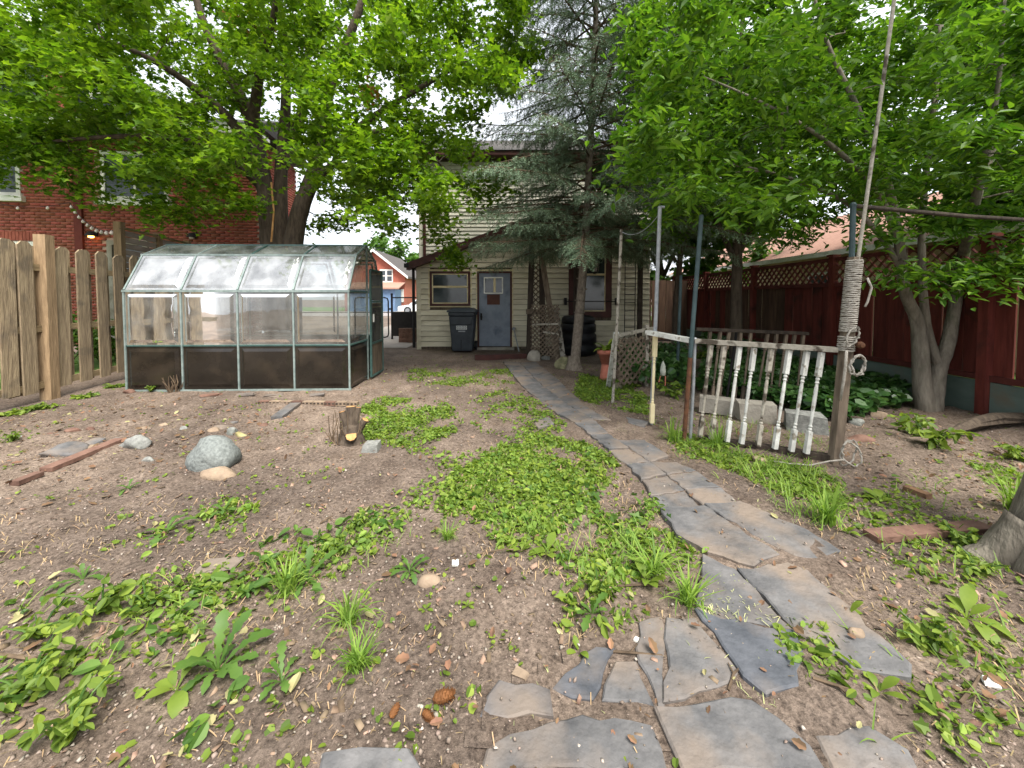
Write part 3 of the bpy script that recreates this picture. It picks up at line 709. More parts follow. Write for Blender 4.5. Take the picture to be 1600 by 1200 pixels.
# string of bulbs from the wall to the screen post
SP0 = Vector((-7.62, 7.5, 0)); zS = 2.86
pa = BO + be*bw(0, 318)[0] - bn*.1 + Vector((0, 0, bw(0, 318)[1])); pm = BO + be*bw(118, 318)[0] - bn*.15 + Vector((0, 0, bw(118, 318)[1])); pb = SP0 + Vector((.08, -.06, zS - .1))
sl_ = thing('string_lights', pm, 'strand of small globe bulbs sagging from brick wall to wooden post', 'lights')
wire = []
for (p, q, n, sag) in ((pa, pm, 10, .12), (pm, pb, 22, .28)):
    for k in range(n + 1):
        t = k/n; wire.append(p.lerp(q, t) - Vector((0, 0, sag*4*t*(1 - t))))
m = MB(); m.tube(wire, .007, 5); part('wire', m, M['iron'], sl_)
bm_ = MB(); bm_.lathe([(.0, -.085), (.026, -.075), (.036, -.05), (.026, -.022), (.014, -.012), (.014, 0)], (0, 0, 0), 10); bme = bm_.mesh('bulb', smooth=True); bme.materials.append(M['bulb'])
for k in list(range(3, 11, 4)) + list(range(12, 33, 2)):
    inst('bulb', bme, sl_, wire[k] - pm)

# ================================================================== FENCES
# ---- board fence on the left, boards on both sides of the rails
fang = math.atan2(.981, -.196); FO = Vector((-6.49, 5.10, 0))
fence = thing('wooden_fence', FO, 'weathered grey board fence with gaps running along left edge', 'fence', rz=fang)
def dogear(wd, h, th):
    m = MB(); c = wd*.28
    poly = [(-wd/2, 0, 0), (wd/2, 0, 0), (wd/2, 0, h - c), (wd/2 - c, 0, h), (-wd/2 + c, 0, h), (-wd/2, 0, h - c)]
    return m.extr(poly, (0, th, 0))
bmesh_ = [dogear(.195, 2.02 + d, .02).mesh('board') for d in (0, .02, -.02)]
for b in bmesh_: b.materials.append(M['board_grey'])
ss = [-1.3, -.95, -.60, -.245, .005, .49, .835, 1.19, 1.53, 1.88, 2.23, 2.58, 2.93, 3.28, 3.63, 3.98, 4.33]
for k, s_ in enumerate(ss):
    inst('board', bmesh_[k % 3], fence, (s_, -.050, .14 + random.uniform(-.02, .02)), (0, random.uniform(-.008, .008), random.uniform(-.02, .02)))
    inst('board', bmesh_[(k + 1) % 3], fence, (s_ + .15 + random.uniform(-.01, .01), .030, .14 + random.uniform(-.02, .02)), (0, random.uniform(-.008, .008), 0))
for z in (.22, 1.0, 1.84):
    for a, b in ((-1.8, .20), (.34, 2.40), (2.52, 4.6)):
        m = MB(); m.bb((a, -.028, z - .045), (b, .028, z + .045)); part('rail', m, M['rail_wood'], fence, local=True)
for s_ in (.27, 2.46, 4.66):
    m = MB(); m.bb((s_ - .068, -.10, -.1), (s_ + .068, .036, 2.30)); part('post', m, M['board_tan'], fence, local=True)

# ---- slatted screen beyond it
scr = thing('privacy_screen', SP0, 'pale horizontal slat privacy screen on wooden posts by brick house', 'screen')
d = Vector((-.27, 1.1, 0))
for t, h in ((0, 2.90), (1, 2.86), (2, 2.86)):
    p = SP0 + d*t; m = MB(); m.box((p.x, p.y, h/2), (.12, .12, h), .24); part('post', m, M['board_tan'], scr)
for b in range(2):
    for k in range(15):
        z = .95 + k*.125; p, q = SP0 + d*b + d*.05, SP0 + d*(b + 1) - d*.05
        m = MB(); m.bar((p.x, p.y, z), (q.x, q.y, z), .022, .105, (0, 0, 1)); part('slat', m, M['slat_pale'], scr)
    p, q = SP0 + d*b, SP0 + d*(b + 1); m = MB(); m.bar((p.x, p.y, 2.80), (q.x, q.y, 2.80), .10, .03, (0, 0, 1)); part('cap_rail', m, M['rail_wood'], scr)

# ---- red fence on the right with a lattice top
FX = 5.82
rf = thing('lattice_fence', (FX, 3, 0), 'dark red board fence with lattice top along the right side', 'fence')
bme_r = MB().bb((-.011, -.117, 0), (.011, .117, 1.27)).mesh('board'); bme_r.materials.append(M['red_board'])
bme_b = MB().bb((-.011, -.117, 0), (.011, .117, 1.27)).mesh('board'); bme_b.materials.append(M['brown_board'])
y = 2.5; kk = 0
while y < 14.5:
    brown = (7.6 < y < 11.2) and random.random() < .75
    inst('board', bme_b if brown else bme_r, rf, (random.uniform(-.004, .004), y - 3, .41 + random.uniform(-.01, .01)), (random.uniform(-.006, .006), 0, 0)); y += .234 + random.choice((.010, .016, .024, .030)); kk += 1
for y0 in (2.4, 4.66, 6.92, 9.18, 11.44, 13.70):
    m = MB(); m.bb((FX - .10, y0 - .05, -.1), (FX + .0, y0 + .05, 2.16)); m.bb((FX - .12, y0 - .07, 2.161), (FX + .02, y0 + .07, 2.20)); part('post', m, M['red_board'], rf) if y0 != 2.4 else None
    y1 = y0 + 2.26
    for z, hh in ((1.665, .07), (2.115, .06), (.45, .07)):
        m = MB(); m.bb((FX - .06, y0 + .05, z - hh/2), (FX - .012, y1 - .05, z + hh/2)); part('rail', m, M['lattice_red'], rf)
    m = MB(); m.bb((FX - .05, y0 + .06, -.05), (FX - .013, y1 - .06, .405)); part('retaining_board', m, M['retain'], rf)
sm1 = MB().bar((0, -.195, -.195), (0, .195, .195), .008, .042, (1, 0, 0)).mesh('lattice_slat'); sm2 = MB().bar((0, .195, -.195), (0, -.195, .195), .008, .042, (1, 0, 0)).mesh('lattice_slat')
for s in (sm1, sm2): s.materials.append(M['lattice_red'])
y = 2.7
while y < 13.6:
    inst('lattice_slat', sm1, rf, (-.020, y - 3, 1.89)); inst('lattice_slat', sm2, rf, (-.030, y - 3, 1.89)); y += .155

# ---- dark cross fence between the house and the red fence
cf = thing('cross_fence', (4.7, 12.6, 0), 'dark board fence closing the gap right of the house', 'fence')
cbm = MB().bb((-.11, -.011, 0), (.11, .011, 1.95)).mesh('board'); cbm.materials.append(M['brown_board'])
for k in range(9): inst('board', cbm, cf, (3.75 + k*.235 - 4.7, random.uniform(-.004, .004), .05 + random.uniform(-.01, .01)))
for z in (.4, 1.5):
    m = MB(); m.bb((3.6, 12.612, z), (5.75, 12.65, z + .08)); part('rail', m, M['dark_wood'], cf)
# ---- chain link gate and fence by the driveway
YG = 13.2
gate = thing('chain_link_gate', (P(595, 528, YG).x, YG, 0), 'chain link gate in a rounded black tube frame across driveway', 'gate')
gx1 = P(607, 500, YG).x; gx0 = gx1 - 1.15; gt, gb = P(600, 465, YG).z, P(600, 527, YG).z
r = .12; fr = [(gx0 + r, YG, gt), (gx1 - r, YG, gt), (gx1 - .03, YG, gt - .03), (gx1, YG, gt - r), (gx1, YG, gb + r), (gx1 - .03, YG, gb + .03), (gx1 - r, YG, gb), (gx0 + r, YG, gb), (gx0 + .03, YG, gb + .03), (gx0, YG, gb + r), (gx0, YG, gt - r), (gx0 + .03, YG, gt - .03), (gx0 + r, YG, gt)]
m = MB(); m.tube(fr, .024, 7, cap=False); part('frame', m, M['iron'], gate)
def chain(x0, x1, z0, z1, Y, step=.075, th=.0045):
    m = MB(); W_, H_ = x1 - x0, z1 - z0; k = -H_
    while k < W_:
        for sgn in (1, -1):
            a, b = max(0, k), min(W_, k + H_)
            if b - a > .02:
                za, zb = a - k, b - k
                if sgn > 0: m.bar((x0 + a, Y, z0 + za), (x0 + b, Y, z0 + zb), th, th)
                else: m.bar((x1 - a, Y + .006, z0 + za), (x1 - b, Y + .006, z0 + zb), th, th)
        k += step
    return m
part('wire_mesh', chain(gx0, gx1, gb, gt, YG), M['galv'], gate)
m = MB(); m.bb((gx1 + .0, YG - .03, gt - .42), (gx1 + .12, YG - .01, gt - .36)); part('latch', m, M['iron'], gate)
clf = thing('chain_link_fence', (P(630, 528, YG).x, YG, 0), 'short chain link fence with dark screen panel beside the house', 'fence')
px = P(612.5, 500, YG).x; qx = P(653, 500, YG).x + .35
for x, h in ((px, gt + .1), (qx, gt)):
    m = MB(); m.tube([(x, YG, 0), (x, YG, h)], .035, 8); m.lathe([(.04, 0), (.045, .03), (.0, .06)], (x, YG, h), 8); part('post', m, M['iron'], clf)
m = MB(); m.tube([(px, YG, gt), (qx, YG, gt)], .022, 7); part('top_rail', m, M['iron'], clf)
part('wire_mesh', chain(px, qx, .1, gt, YG), M['galv'], clf)
m = MB(); m.bb((px + .05, YG - .05, .12), (qx, YG - .02, P(630, 487, YG).z)); part('screen_panel', m, M['iron'], clf)
YP = 12.2
pl = thing('brick_planter', (P(636, 532, YP).x, YP, 0), 'low brick planter box in front of the dark screen', 'planter')
a, b = P(623, 534, YP), P(651, 513, YP)
nrow = 6; hh = b.z/nrow
for k in range(nrow):
    x = a.x
    while x < b.x - .02:
        x1 = min(x + (.21 if (x > a.x or k % 2) else .105), b.x)
        m = MB(); m.bb((x + .003, YP, k*hh + .004), (x1 - .003, YP + .1, (k + 1)*hh - .004)); part('brick', m, M['brick_pav'], pl); x = x1
m = MB(); m.bb((a.x + .01, YP + .02, 0), (b.x - .01, YP + .55, b.z - .03)); part('soil', m, M['soil'], pl)

# ================================================================== BEYOND THE YARD
YF = 40.5
def far_house():
    h = thing('far_house', (P(585, 480, YF).x, YF, 0), 'distant red brick gabled house with blue porch across the street', 'house')
    ap = P(585, 393, YF); ev = P(633, 430, YF); hw = ev.x - ap.x; x0, x1 = ap.x - hw, ap.x + hw
    m = MB(); m.extr([(x0, YF, 0), (x1, YF, 0), (x1, YF, ev.z), (ap.x, YF, ap.z), (x0, YF, ev.z)], (0, 9, 0)); part('wall', m, M['far_brick'], h)
    for sx in (x0, x1):
        s = 1 if sx > ap.x else -1
        m = MB(); m.extr([(sx + s*.4, YF - .5, ev.z - .35), (ap.x, YF - .5, ap.z + .02), (ap.x, YF - .5, ap.z + .22), (sx + s*.4, YF - .5, ev.z - .13)], (0, 10, 0)); rr = part('roof', m, M['shingle'], h)
        m = MB(); m.extr([(sx + s*.42, YF - .54, ev.z - .40), (ap.x, YF - .54, ap.z - .04), (ap.x, YF - .54, ap.z + .24), (sx + s*.42, YF - .54, ev.z - .14)], (0, .035, 0)); part('fascia', m, M['white_paint'], rr)
    def win(u0, v0, u1, v1, Y, n=2):
        a, b = P(u0, v1, Y), P(u1, v0, Y); m = MB(); m.bb((a.x, Y - .1, a.z), (b.x, Y - .004, b.z)); wv = part('window', m, M['white_paint'], h)
        for k in range(n):
            c0 = a.x + (b.x - a.x)*(k + .14)/n; c1 = a.x + (b.x - a.x)*(k + .86)/n
            for z0, z1 in ((a.z + .14, (a.z + b.z)/2 - .06), ((a.z + b.z)/2 + .06, b.z - .14)):
                m = MB(); m.bb((c0, Y - .13, z0), (c1, Y - .104, z1)); part('pane', m, M['pane_far'], wv)
    win(594, 421, 614, 441, YF); 
    yp = YF - 2.2; a, b = P(575, 486, yp), P(617, 452, yp)
    m = MB(); m.bb((a.x - 2, yp, 0), (b.x, YF - .02, b.z)); pch = part('porch', m, M['blue_paint'], h)
    m = MB(); m.extr([(a.x - 2.3, yp - .4, b.z + .01), (a.x - 2.3, yp - .4, b.z + .15), (a.x - 2.3, YF - .02, b.z + .8)], (b.x - a.x + 2.8, 0, 0)); part('porch_roof', m, M['roof_pink'], pch)
    win(584, 454, 596, 472, yp)
    a, b = P(626.5, 472, YF), P(631, 452, YF); m = MB(); m.bb((a.x, YF - .08, a.z), (b.x, YF - .004, b.z)); part('window', m, M['white_paint'], h)
far_house()
h2 = thing('far_house', (P(650, 480, 46).x, 46, 0), 'distant grey roofed house partly hidden behind the cream house', 'house')
a, b = P(634, 488, 46), P(690, 448, 46); m = MB(); m.bb((a.x, 46, 0), (b.x, 53, P(640, 458, 46).z)); part('wall', m, M['far_brick'], h2)
m = MB(); m.extr([(a.x - .1, 45.6, P(640, 458, 46).z), (a.x - .1, 49.5, P(640, 428, 46).z), (a.x - .1, 53.4, P(640, 458, 46).z)], (b.x - a.x, 0, 0)); part('roof', m, M['navy'], h2)
a = P(641, 452, 45.9); m = MB(); m.bb((a.x - .3, 46.3, a.z - .2), (a.x + .5, 47.5, a.z + .9)); part('dormer', m, M['white_paint'], h2)
YC = 34.5
car = thing('parked_car', (P(634, 490, YC).x, YC, .02), 'white car parked on the street beyond the chain link fence', 'car')
cx0 = P(626, 490, YC).x; cl = 4.3; zc = .02
prof = [(0, .28), (0, .62), (.12, .72), (.95, .84), (1.65, 1.34), (2.9, 1.38), (3.6, .92), (4.2, .86), (cl, .6), (cl, .28)]
m = MB(); m.extr([(cx0 + x, YC - .85, zc + z) for x, z in prof], (0, 1.7, 0)); part('body', m, M['car_white'], car)
m = MB(); m.extr([(cx0 + x, YC - .862, zc + z) for x, z in ((1.2, .88), (1.72, 1.27), (2.2, 1.29), (2.2, .88))], (0, .01, 0)); part('side_window', m, M['pane_dark'], car)
m = MB(); m.extr([(cx0 + x, YC - .862, zc + z) for x, z in ((2.28, .88), (2.28, 1.29), (2.86, 1.31), (3.4, .9))], (0, .01, 0)); part('side_window', m, M['pane_dark'], car)
for x in (.85, 3.4):
    m = MB(); m.lathe([(.0, 0), (.30, 0), (.33, .05), (.33, .17), (.30, .2)], (cx0 + x, YC - .90, zc + .33), 16, Matrix.Rotation(-PI/2, 3, 'X')); wv = part('wheel', m, M['tyre'], car)
    m = MB(); m.lathe([(.0, -.02), (.19, -.015), (.2, .02)], (cx0 + x, YC - .905, zc + .33), 12, Matrix.Rotation(-PI/2, 3, 'X')); part('rim', m, M['galv'], wv)
m = MB(); m.bb((cx0 - .02, YC - .7, zc + .55), (cx0 - .004, YC - .4, zc + .68)); part('headlight', m, M['bulb'], car)
for k, v in enumerate((384, 388.5)):
    p, q = P(480, v - 2, 30), P(760, v, 30)
    m = MB(); m.tube([p.lerp(q, t/12) - Vector((0, 0, .25*4*(t/12)*(1 - t/12))) for t in range(-6, 20)], .012, 5)
    o = part('power_line', m, M['iron'], origin=p); tag(o, ('upper' if k == 0 else 'lower') + ' thin power line crossing the sky above the street', 'power line', 'power lines over the street')

# neighbour's house past the red fence
nb = thing('neighbour_house', (10.5, 13, 0), 'beige stucco house with pinkish roof beyond the red fence', 'house')
m = MB(); m.bb((9.4, 5.6, 0), (16, 22, 2.75)); part('wall', m, M['stucco'], nb)
m = MB(); m.extr([(9.0, 5.2, 2.76), (12.7, 5.2, 4.6), (16.4, 5.2, 2.76)], (0, 17.2, 0)); part('roof', m, M['roof_pink'], nb)
m = MB(); m.bb((8.95, 5.15, 2.62), (9.05, 22.4, 2.76)); part('gutter', m, M['white_paint'], nb)
m = MB(); m.bb((9.36, 11.0, 1.2), (9.396, 12.2, 2.2)); wv = part('window', m, M['white_paint'], nb)
m = MB(); m.bb((9.34, 11.1, 1.3), (9.356, 12.1, 2.1)); part('pane', m, M['pane_far'], wv)

# ================================================================== GREENHOUSE
gc = (G(203, 612) + G(543, 610))/2; GW, GD = 3.34, 1.6
gh = thing('greenhouse', (gc.x, gc.y, 0), 'clear panelled greenhouse with smoked lower panes and gambrel roof', 'greenhouse', rz=R(-1.2) + R(3))
ZL_, ZE, YK, ZK, YR, ZR = .70, 1.53, .33, 2.11, .80, 2.33
def fpane(p00, p10, p11, p01, mat, inset=.035, bev=.045, rise=.022, name='pane', edge=True):
    """moulded pane: flat rim, bevel, raised middle"""
    p = [Vector(x) for x in (p00, p10, p11, p01)]
    ux = (p[1] - p[0]).normalized(); uy = (p[3] - p[0]).normalized(); n = ux.cross(uy).normalized()
    def ring(k, h):
        o = []
        for i, q in enumerate(p):
            a = (p[(i + 1) % 4] - q).normalized(); b = (p[i - 1] - q).normalized(); o.append(q + a*k + b*k + n*h)
        return o
    m = MB(); vs = ring(0, .0) + ring(inset, .0) + ring(inset + bev, rise); fs = []
    for j in range(2):
        for i in range(4): fs.append((j*4 + i, j*4 + (i + 1) % 4, j*4 + 4 + (i + 1) % 4, j*4 + 4 + i))
    fs.append((8, 9, 10, 11)); m.add(vs, fs)
    return part(name, m, mat, gh, local=True)
xe = [-GW/2 + GW*k/4 for k in range(5)]; e = .012
def frame_bar(p, q, w_=.03, mat='alu'):
    m = MB(); m.bar(p, q, w_, w_, (0, 1, .3)); part('frame_bar', m, M[mat], gh, local=True)
for k in range(4):
    a, b = xe[k] + .018, xe[k + 1] - .018
    fpane((a, 0, .03), (b, 0, .03), (b, 0, ZL_ - .012), (a, 0, ZL_ - .012), M['smoked'])
    fpane((a, 0, ZL_ + .012), (b, 0, ZL_ + .012), (b, 0, ZE - .012), (a, 0, ZE - .012), M['glass_wall'])
    fpane((a, 0.008, ZE + .015), (b, 0.008, ZE + .015), (b, YK - .006, ZK - .012), (a, YK - .006, ZK - .012), M['glass_roof'])
    fpane((a, YK + .01, ZK + .006), (b, YK + .01, ZK + .006), (b, YR - .01, ZR - .004), (a, YR - .01, ZR - .004), M['glass_top'])
    fpane((b, GD, .03), (a, GD, .03), (a, GD, ZL_ - .012), (b, GD, ZL_ - .012), M['smoked'])
    fpane((b, GD, ZL_ + .012), (a, GD, ZL_ + .012), (a, GD, ZE - .012), (b, GD, ZE - .012), M['glass_wall'])
    fpane((b, GD - .008, ZE + .015), (a, GD - .008, ZE + .015), (a, GD - YK + .006, ZK - .012), (b, GD - YK + .006, ZK - .012), M['glass_wall'])
    fpane((b, GD - YK - .01, ZK + .006), (a, GD - YK - .01, ZK + .006), (a, YR + .01, ZR - .004), (b, YR + .01, ZR - .004), M['glass_top'])
    if True:
        for z, y in ((ZL_, 0), (ZL_, GD)): frame_bar((xe[k] + .016, y, z), (xe[k + 1] - .016, y, z), .022, 'alu_green')
for k in range(5):
    x = xe[k]; mt = 'alu'
    for y in (0, GD): frame_bar((x, y, 0), (x, y, ZE - .02), .024, mt)
    frame_bar((x, 0.01, ZE + .02), (x, YK - .005, ZK - .02), .024); frame_bar((x, GD - .01, ZE + .02), (x, GD - YK + .005, ZK - .02), .034)
    frame_bar((x, YK + .015, ZK), (x, YR - .015, ZR - .01), .026, 'alu_green' if k in (2, 3) else 'alu'); frame_bar((x, GD - YK - .015, ZK), (x, YR + .015, ZR - .01), .026)
for (y, z, w_, mt) in ((0, ZE, .034, 'alu'), (YK, ZK, .03, 'alu'), (YR, ZR, .03, 'alu_green'), (GD - YK, ZK, .03, 'alu'), (GD, ZE, .034, 'alu'), (0, .015, .03, 'alu'), (GD, .015, .03, 'alu')):
    m = MB(); m.bar((-GW/2 - .02, y, z), (GW/2 + .02, y, z), w_, w_, (0, 0, 1)); part('frame_bar', m, M[mt], gh, local=True)
# green vent edging on the third top pane
for s in (-1, 1):
    X = s*GW/2; yd0, yd1 = .82, 1.42
    def epane(pts, mat):
        p = pts if s > 0 else [pts[1], pts[0], pts[3], pts[2]]
        return fpane(*p, mat)
    epane([(X, .02, .03), (X, yd0 - .02, .03), (X, yd0 - .02, ZL_ - .012), (X, .02, ZL_ - .012)], M['smoked'])
    epane([(X, .02, ZL_ + .012), (X, yd0 - .02, ZL_ + .012), (X, yd0 - .02, ZE - .012), (X, .02, ZE - .012)], M['glass_wall'])
    epane([(X, .05, ZE + .02), (X, yd0 - .02, ZE + .02), (X, yd0 - .02, ZR - .05), (X, YK + .02, ZK - .04)], M['glass_wall'])
    epane([(X, yd0 + .03, ZE + .02), (X, GD - .06, ZE + .02), (X, GD - YK - .02, ZK - .04), (X, yd0 + .03, ZR - .05)], M['glass_wall'])
    for z in (ZL_, ZE): m = MB(); m.bar((X, .02, z), (X, yd0 - .02, z), .024, .024); part('frame_bar', m, M['alu_green'], gh, local=True)
    frame_bar((X, yd0, 0), (X, yd0, ZR - .03), .03); 
    if s < 0:
        epane([(X, yd0 + .02, .03), (X, GD - .02, .03), (X, GD - .02, ZL_ - .012), (X, yd0 + .02, ZL_ - .012)], M['smoked'])
        epane([(X, yd0 + .02, ZL_ + .012), (X, GD - .02, ZL_ + .012), (X, GD - .02, ZE - .012), (X, yd0 + .02, ZE - .012)], M['glass_wall'])
# sliding door on the right end
X = GW/2 + .05
m = MB()
for p, q in (((X, .85, .03), (X, .85, 1.92)), ((X, 1.5, .03), (X, 1.5, 1.92)), ((X, .87, .04), (X, 1.48, .04)), ((X, .87, .62), (X, 1.48, .62)), ((X, .87, 1.36), (X, 1.48, 1.36)), ((X, .87, 1.92), (X, 1.48, 1.92))):
    m.bar(p, q, .032, .032, (1, 0, .01))
gd = part('door', m, M['alu_green'], gh, local=True)
for z0, z1, mt in ((.06, .60, 'old_wood'), (.64, 1.34, 'glass_wall'), (1.38, 1.90, 'glass_wall')):
    m = MB(); m.bb((X - .004, .87, z0), (X + .004, 1.48, z1)); part('door_panel', m, M[mt], gd, local=True)
m = MB(); m.bar((X + .035, .9, 1.0), (X + .035, .9, 1.14), .02, .03); part('handle', m, M['white_paint'], gd, local=True)

# ================================================================== THINGS BY THE HOUSE
YB = G(720, 552).y
wb = thing('wheelie_bin', (P(721, 500, YB).x, YB, 0), 'dark grey wheeled waste bin with white sticker beside the door', 'bin')
bx = P(721, 500, YB).x; bw0, bw1 = P(744, 500, YB).x - P(700, 500, YB).x, 0
hb = P(721, 487, YB).z; wt, wbm = .70, .52; dt, db = .74, .56
def frustum(m, z0, z1, w0, w1, d0, d1, yc=.37):
    vs = []
    for z, w_, d_ in ((z0, w0, d0), (z1, w1, d1)):
        vs += [(bx - w_/2, YB + yc - d_/2, z), (bx + w_/2, YB + yc - d_/2, z), (bx + w_/2, YB + yc + d_/2, z), (bx - w_/2, YB + yc + d_/2, z)]
    return m.add(vs, [(3, 2, 1, 0), (4, 5, 6, 7), (0, 1, 5, 4), (1, 2, 6, 5), (2, 3, 7, 6), (3, 0, 4, 7)])
m = MB(); frustum(m, .04, hb - .12, wbm, wt - .04, db, dt - .03); frustum(m, hb - .119, hb - .02, wt - .02, wt, dt - .01, dt + .01)
ob = part('body', m, M['bin'], wb); bvl = ob.modifiers.new('bevel', 'BEVEL'); bvl.width = .025; bvl.segments = 2
m = MB(); frustum(m, hb - .34, hb - .125, wt - .20, wt - .1, dt + .02, dt + .05); ob = part('front_panel', m, M['bin'], wb); bvl = ob.modifiers.new('bevel', 'BEVEL'); bvl.width = .015; bvl.segments = 2
m = MB(); frustum(m, hb - .018, hb + .035, wt + .06, wt + .05, dt + .06, dt + .04); frustum(m, hb + .034, hb + .085, wt - .02, wt - .16, dt - .04, dt - .2)
ob = part('lid', m, M['bin'], wb); bvl = ob.modifiers.new('bevel', 'BEVEL'); bvl.width = .014; bvl.segments = 2
for s in (-1, 1):
    m = MB(); m.tube([(bx + s*(wbm/2 + .03), YB + .62, .13), (bx + s*(wbm/2 + .085), YB + .62, .13)], .13, 18); part('wheel', m, M['black_plastic'], wb)
m = MB(); m.tube([(bx - wt/2 + .05, YB + dt + .05, hb - .02), (bx + wt/2 - .05, YB + dt + .05, hb - .02)], .018, 8); part('handle', m, M['bin'], wb)
m = MB(); m.bb((bx - .09, YB + .03, .55), (bx + .09, YB + .085, .58)); part('grab_bar', m, M['galv'], wb)
m = MB(); m.bb((bx - .03, YB + .065, .06), (bx - .01, YB + .12, .54)); part('rib', m, M['black_plastic'], wb)
for z0, z1 in ((hb - .41, hb - .365), (hb - .465, hb - .42)):
    m = MB(); yy = YB + .026 if z0 > hb - .415 else YB + .030
    m.bb((bx - .135, yy - .012, z0), (bx + .135, yy + .02, z1)); st = part('sticker', m, M['sticker'], wb)
    for k in range(6):
        m = MB(); m.bb((bx - .115 + k*.04, yy - .0135, z0 + .012), (bx - .115 + k*.04 + .027, yy - .0125, z1 - .012)); part('print', m, M['ink'], st)

def simple(name, mb, mat, label, cat, origin, group=None, smooth=False):
    return tag(part(name, mb, mat, origin=origin, smooth=smooth), label, cat, group)
a, b = on(742, 562), on(822, 560)
simple('timber_beam', MB().bar(a + Vector((0, 0, .05)), b + Vector((0, 0, .05)), .14, .13, (0, 0, 1)), M['trim_brown'], 'dark reddish timber lying on the ground before the back door', 'timber', a)
a, b = on(738, 546), on(800, 544)
simple('door_step', MB().bar(a + Vector((0, 0, .04)), b + Vector((0, 0, .05)), .28, .07, (0, 0, 1)), M['dark_wood'], 'flat dark wooden step just under the blue grey door', 'step', a)
a = P(811, 544, 10.2); b = P(803, 514, 10.5)
cn = thing('cane', (a.x, a.y, 0), 'thin cane with round knob leaning on siding right of door', 'cane')
m = MB(); m.tube([(a.x, a.y, 0), b], .016, 7); part('shaft', m, M['galv'], cn); m = MB(); m.lathe([(.0, -.05), (.05, -.02), (.05, .03), (.0, .06)], b, 10); part('knob', m, M['galv'], cn)

def rock(c, sx, sy, sz, seed, sub=3, amp=.16, flat=.35):
    import bmesh
    b = bmesh.new(); bmesh.ops.create_icosphere(b, subdivisions=sub, radius=1)
    r_ = np.random.default_rng(seed); ax = r_.normal(0, 1, (9, 3)); ax /= np.linalg.norm(ax, axis=1)[:, None]; cut = r_.uniform(.72, .98, 9) if amp < .13 else r_.uniform(.45, .85, 9)
    ph = r_.uniform(0, 6, 6)
    m = MB()
    for vv in b.verts:
        p = np.array(vv.co)
        for a_, c_ in zip(ax, cut):
            dd = p @ a_
            if dd > c_: p = p - a_*(dd - c_)*.9
        nz_ = amp*.5*(math.sin(3*p[0] + ph[0])*math.sin(2.6*p[1] + ph[1]) + .5*math.sin(6*p[2] + ph[2] + 4*p[0]) + .3*math.sin(11*p[1] + ph[3]))
        p = p*(1 + nz_); z = p[2]; z = z if z > -flat else -flat + (z + flat)*.15
        m.v.append((c[0] + p[0]*sx, c[1] + p[1]*sy, c[2] + (z + flat)*sz))
    m.f = [tuple(v.index for v in f.verts) for f in b.faces]; b.free()
    return m
def put_rock(u, v, wpx, hpx, mat, label, seed, cat='stone', group=None, depth=.7, name='stone', amp=.16, sink=.02):
    p = on(u, v); s = wpx/F*p.y/2; h = hpx/F*p.y
    c = Vector((p.x, p.y + s*depth*.6, p.z - sink))
    return simple(name, rock((c.x, c.y, c.z), s, s*depth, h/1.65, seed, amp=amp), M[mat], label, cat, c, group, True)
put_rock(835, 566, 22, 24, 'concrete', 'squarish grey stone block at the foot of lattice panel', 3, name='stone_block', amp=.08)
put_rock(852, 563, 15, 11, 'stone', 'small rounded grey stone between block and mossy boulder', 4)
put_rock(878, 577, 27, 26, 'moss', 'mossy planter stone leaning against the spruce trunk', 5, amp=.3)
# arbour of weathered posts with a lattice panel and planks
ya = 9.3
ar = thing('arbour', (P(836, 560, ya).x, ya, 0), 'weathered wooden arbour with lattice between the door and spruce', 'arbour')
for u0, u1, ztop in ((826, 832, 3.2), (848, 846, 3.4)):
    a = P(u0, 555, ya); m = MB(); m.bar((a.x, ya, 0), (P(u1, 400, ya).x, ya, ztop), .13, .13, (0, 1, 0)); part('post', m, M['dark_wood'], ar)
for (u, yb_, zt) in ((900, 9.9, 2.95),):
    a = P(u, 500, yb_); m = MB(); m.bar((a.x, yb_, 0), (a.x, yb_, zt), .12, .12, (0, 1, 0)); part('post', m, M['dark_wood'], ar)
a = P(815, 372, ya); b = P(912, 352, ya); m = MB(); m.bar(a, b, .10, .16, (0, 0, 1)); part('beam', m, M['dark_wood'], ar)
for k in range(5):
    p = a.lerp(b, .1 + .2*k) + Vector((0, 0, .13)); m = MB(); m.bar(p + Vector((0, -.5, -.02)), p + Vector((.06, 1.0, .05)), .06, .09, (0, 0, 1)); part('rafter', m, M['old_wood'], ar)
m = MB(); a, b = P(822, 487, ya - .07), P(852, 487, ya - .07); m.bar(a, b, .10, .12, (0, 0, 1)); part('cross_bar', m, M['old_wood'], ar)
x0, x1 = P(824, 500, ya).x, P(850, 500, ya).x
def lattice(parent, p0, ux, uz, W_, H_, step, wd, mat, th=.008, n_=Vector((0, 1, 0))):
    k = -H_
    while k < W_:
        a, b = max(0, k), min(W_, k + H_)
        if b - a > .03:
            for s in (0, 1):
                if s == 0: q0, q1 = p0 + ux*a + uz*(a - k), p0 + ux*b + uz*(b - k)
                else: q0, q1 = p0 + ux*(W_ - a) + uz*(a - k) + n_*.009, p0 + ux*(W_ - b) + uz*(b - k) + n_*.009
                m = MB(); m.bar(q0, q1, th, wd, n_); 
                m2 = MB(); m2.bar(q0, q1, wd, th, n_)
                part('lattice_slat', m2, mat, parent)
        k += step
lattice(ar, Vector((x0 + .06, ya + .03, 1.28)), Vector((1, 0, 0)), Vector((0, 0, 1)), x1 - x0 - .12, 1.0, .13, .03, M['old_wood'])
lp = thing('lattice_screen', (P(848, 560, 8.9).x, 8.9, 0), 'diamond lattice panel standing on the ground beside grey block', 'lattice')
p0 = P(829, 556, 9.1); p0.z = .02; p1 = P(874, 566, 8.7); p1.z = .02; ux = (p1 - p0); Wl = ux.length; ux.normalize()
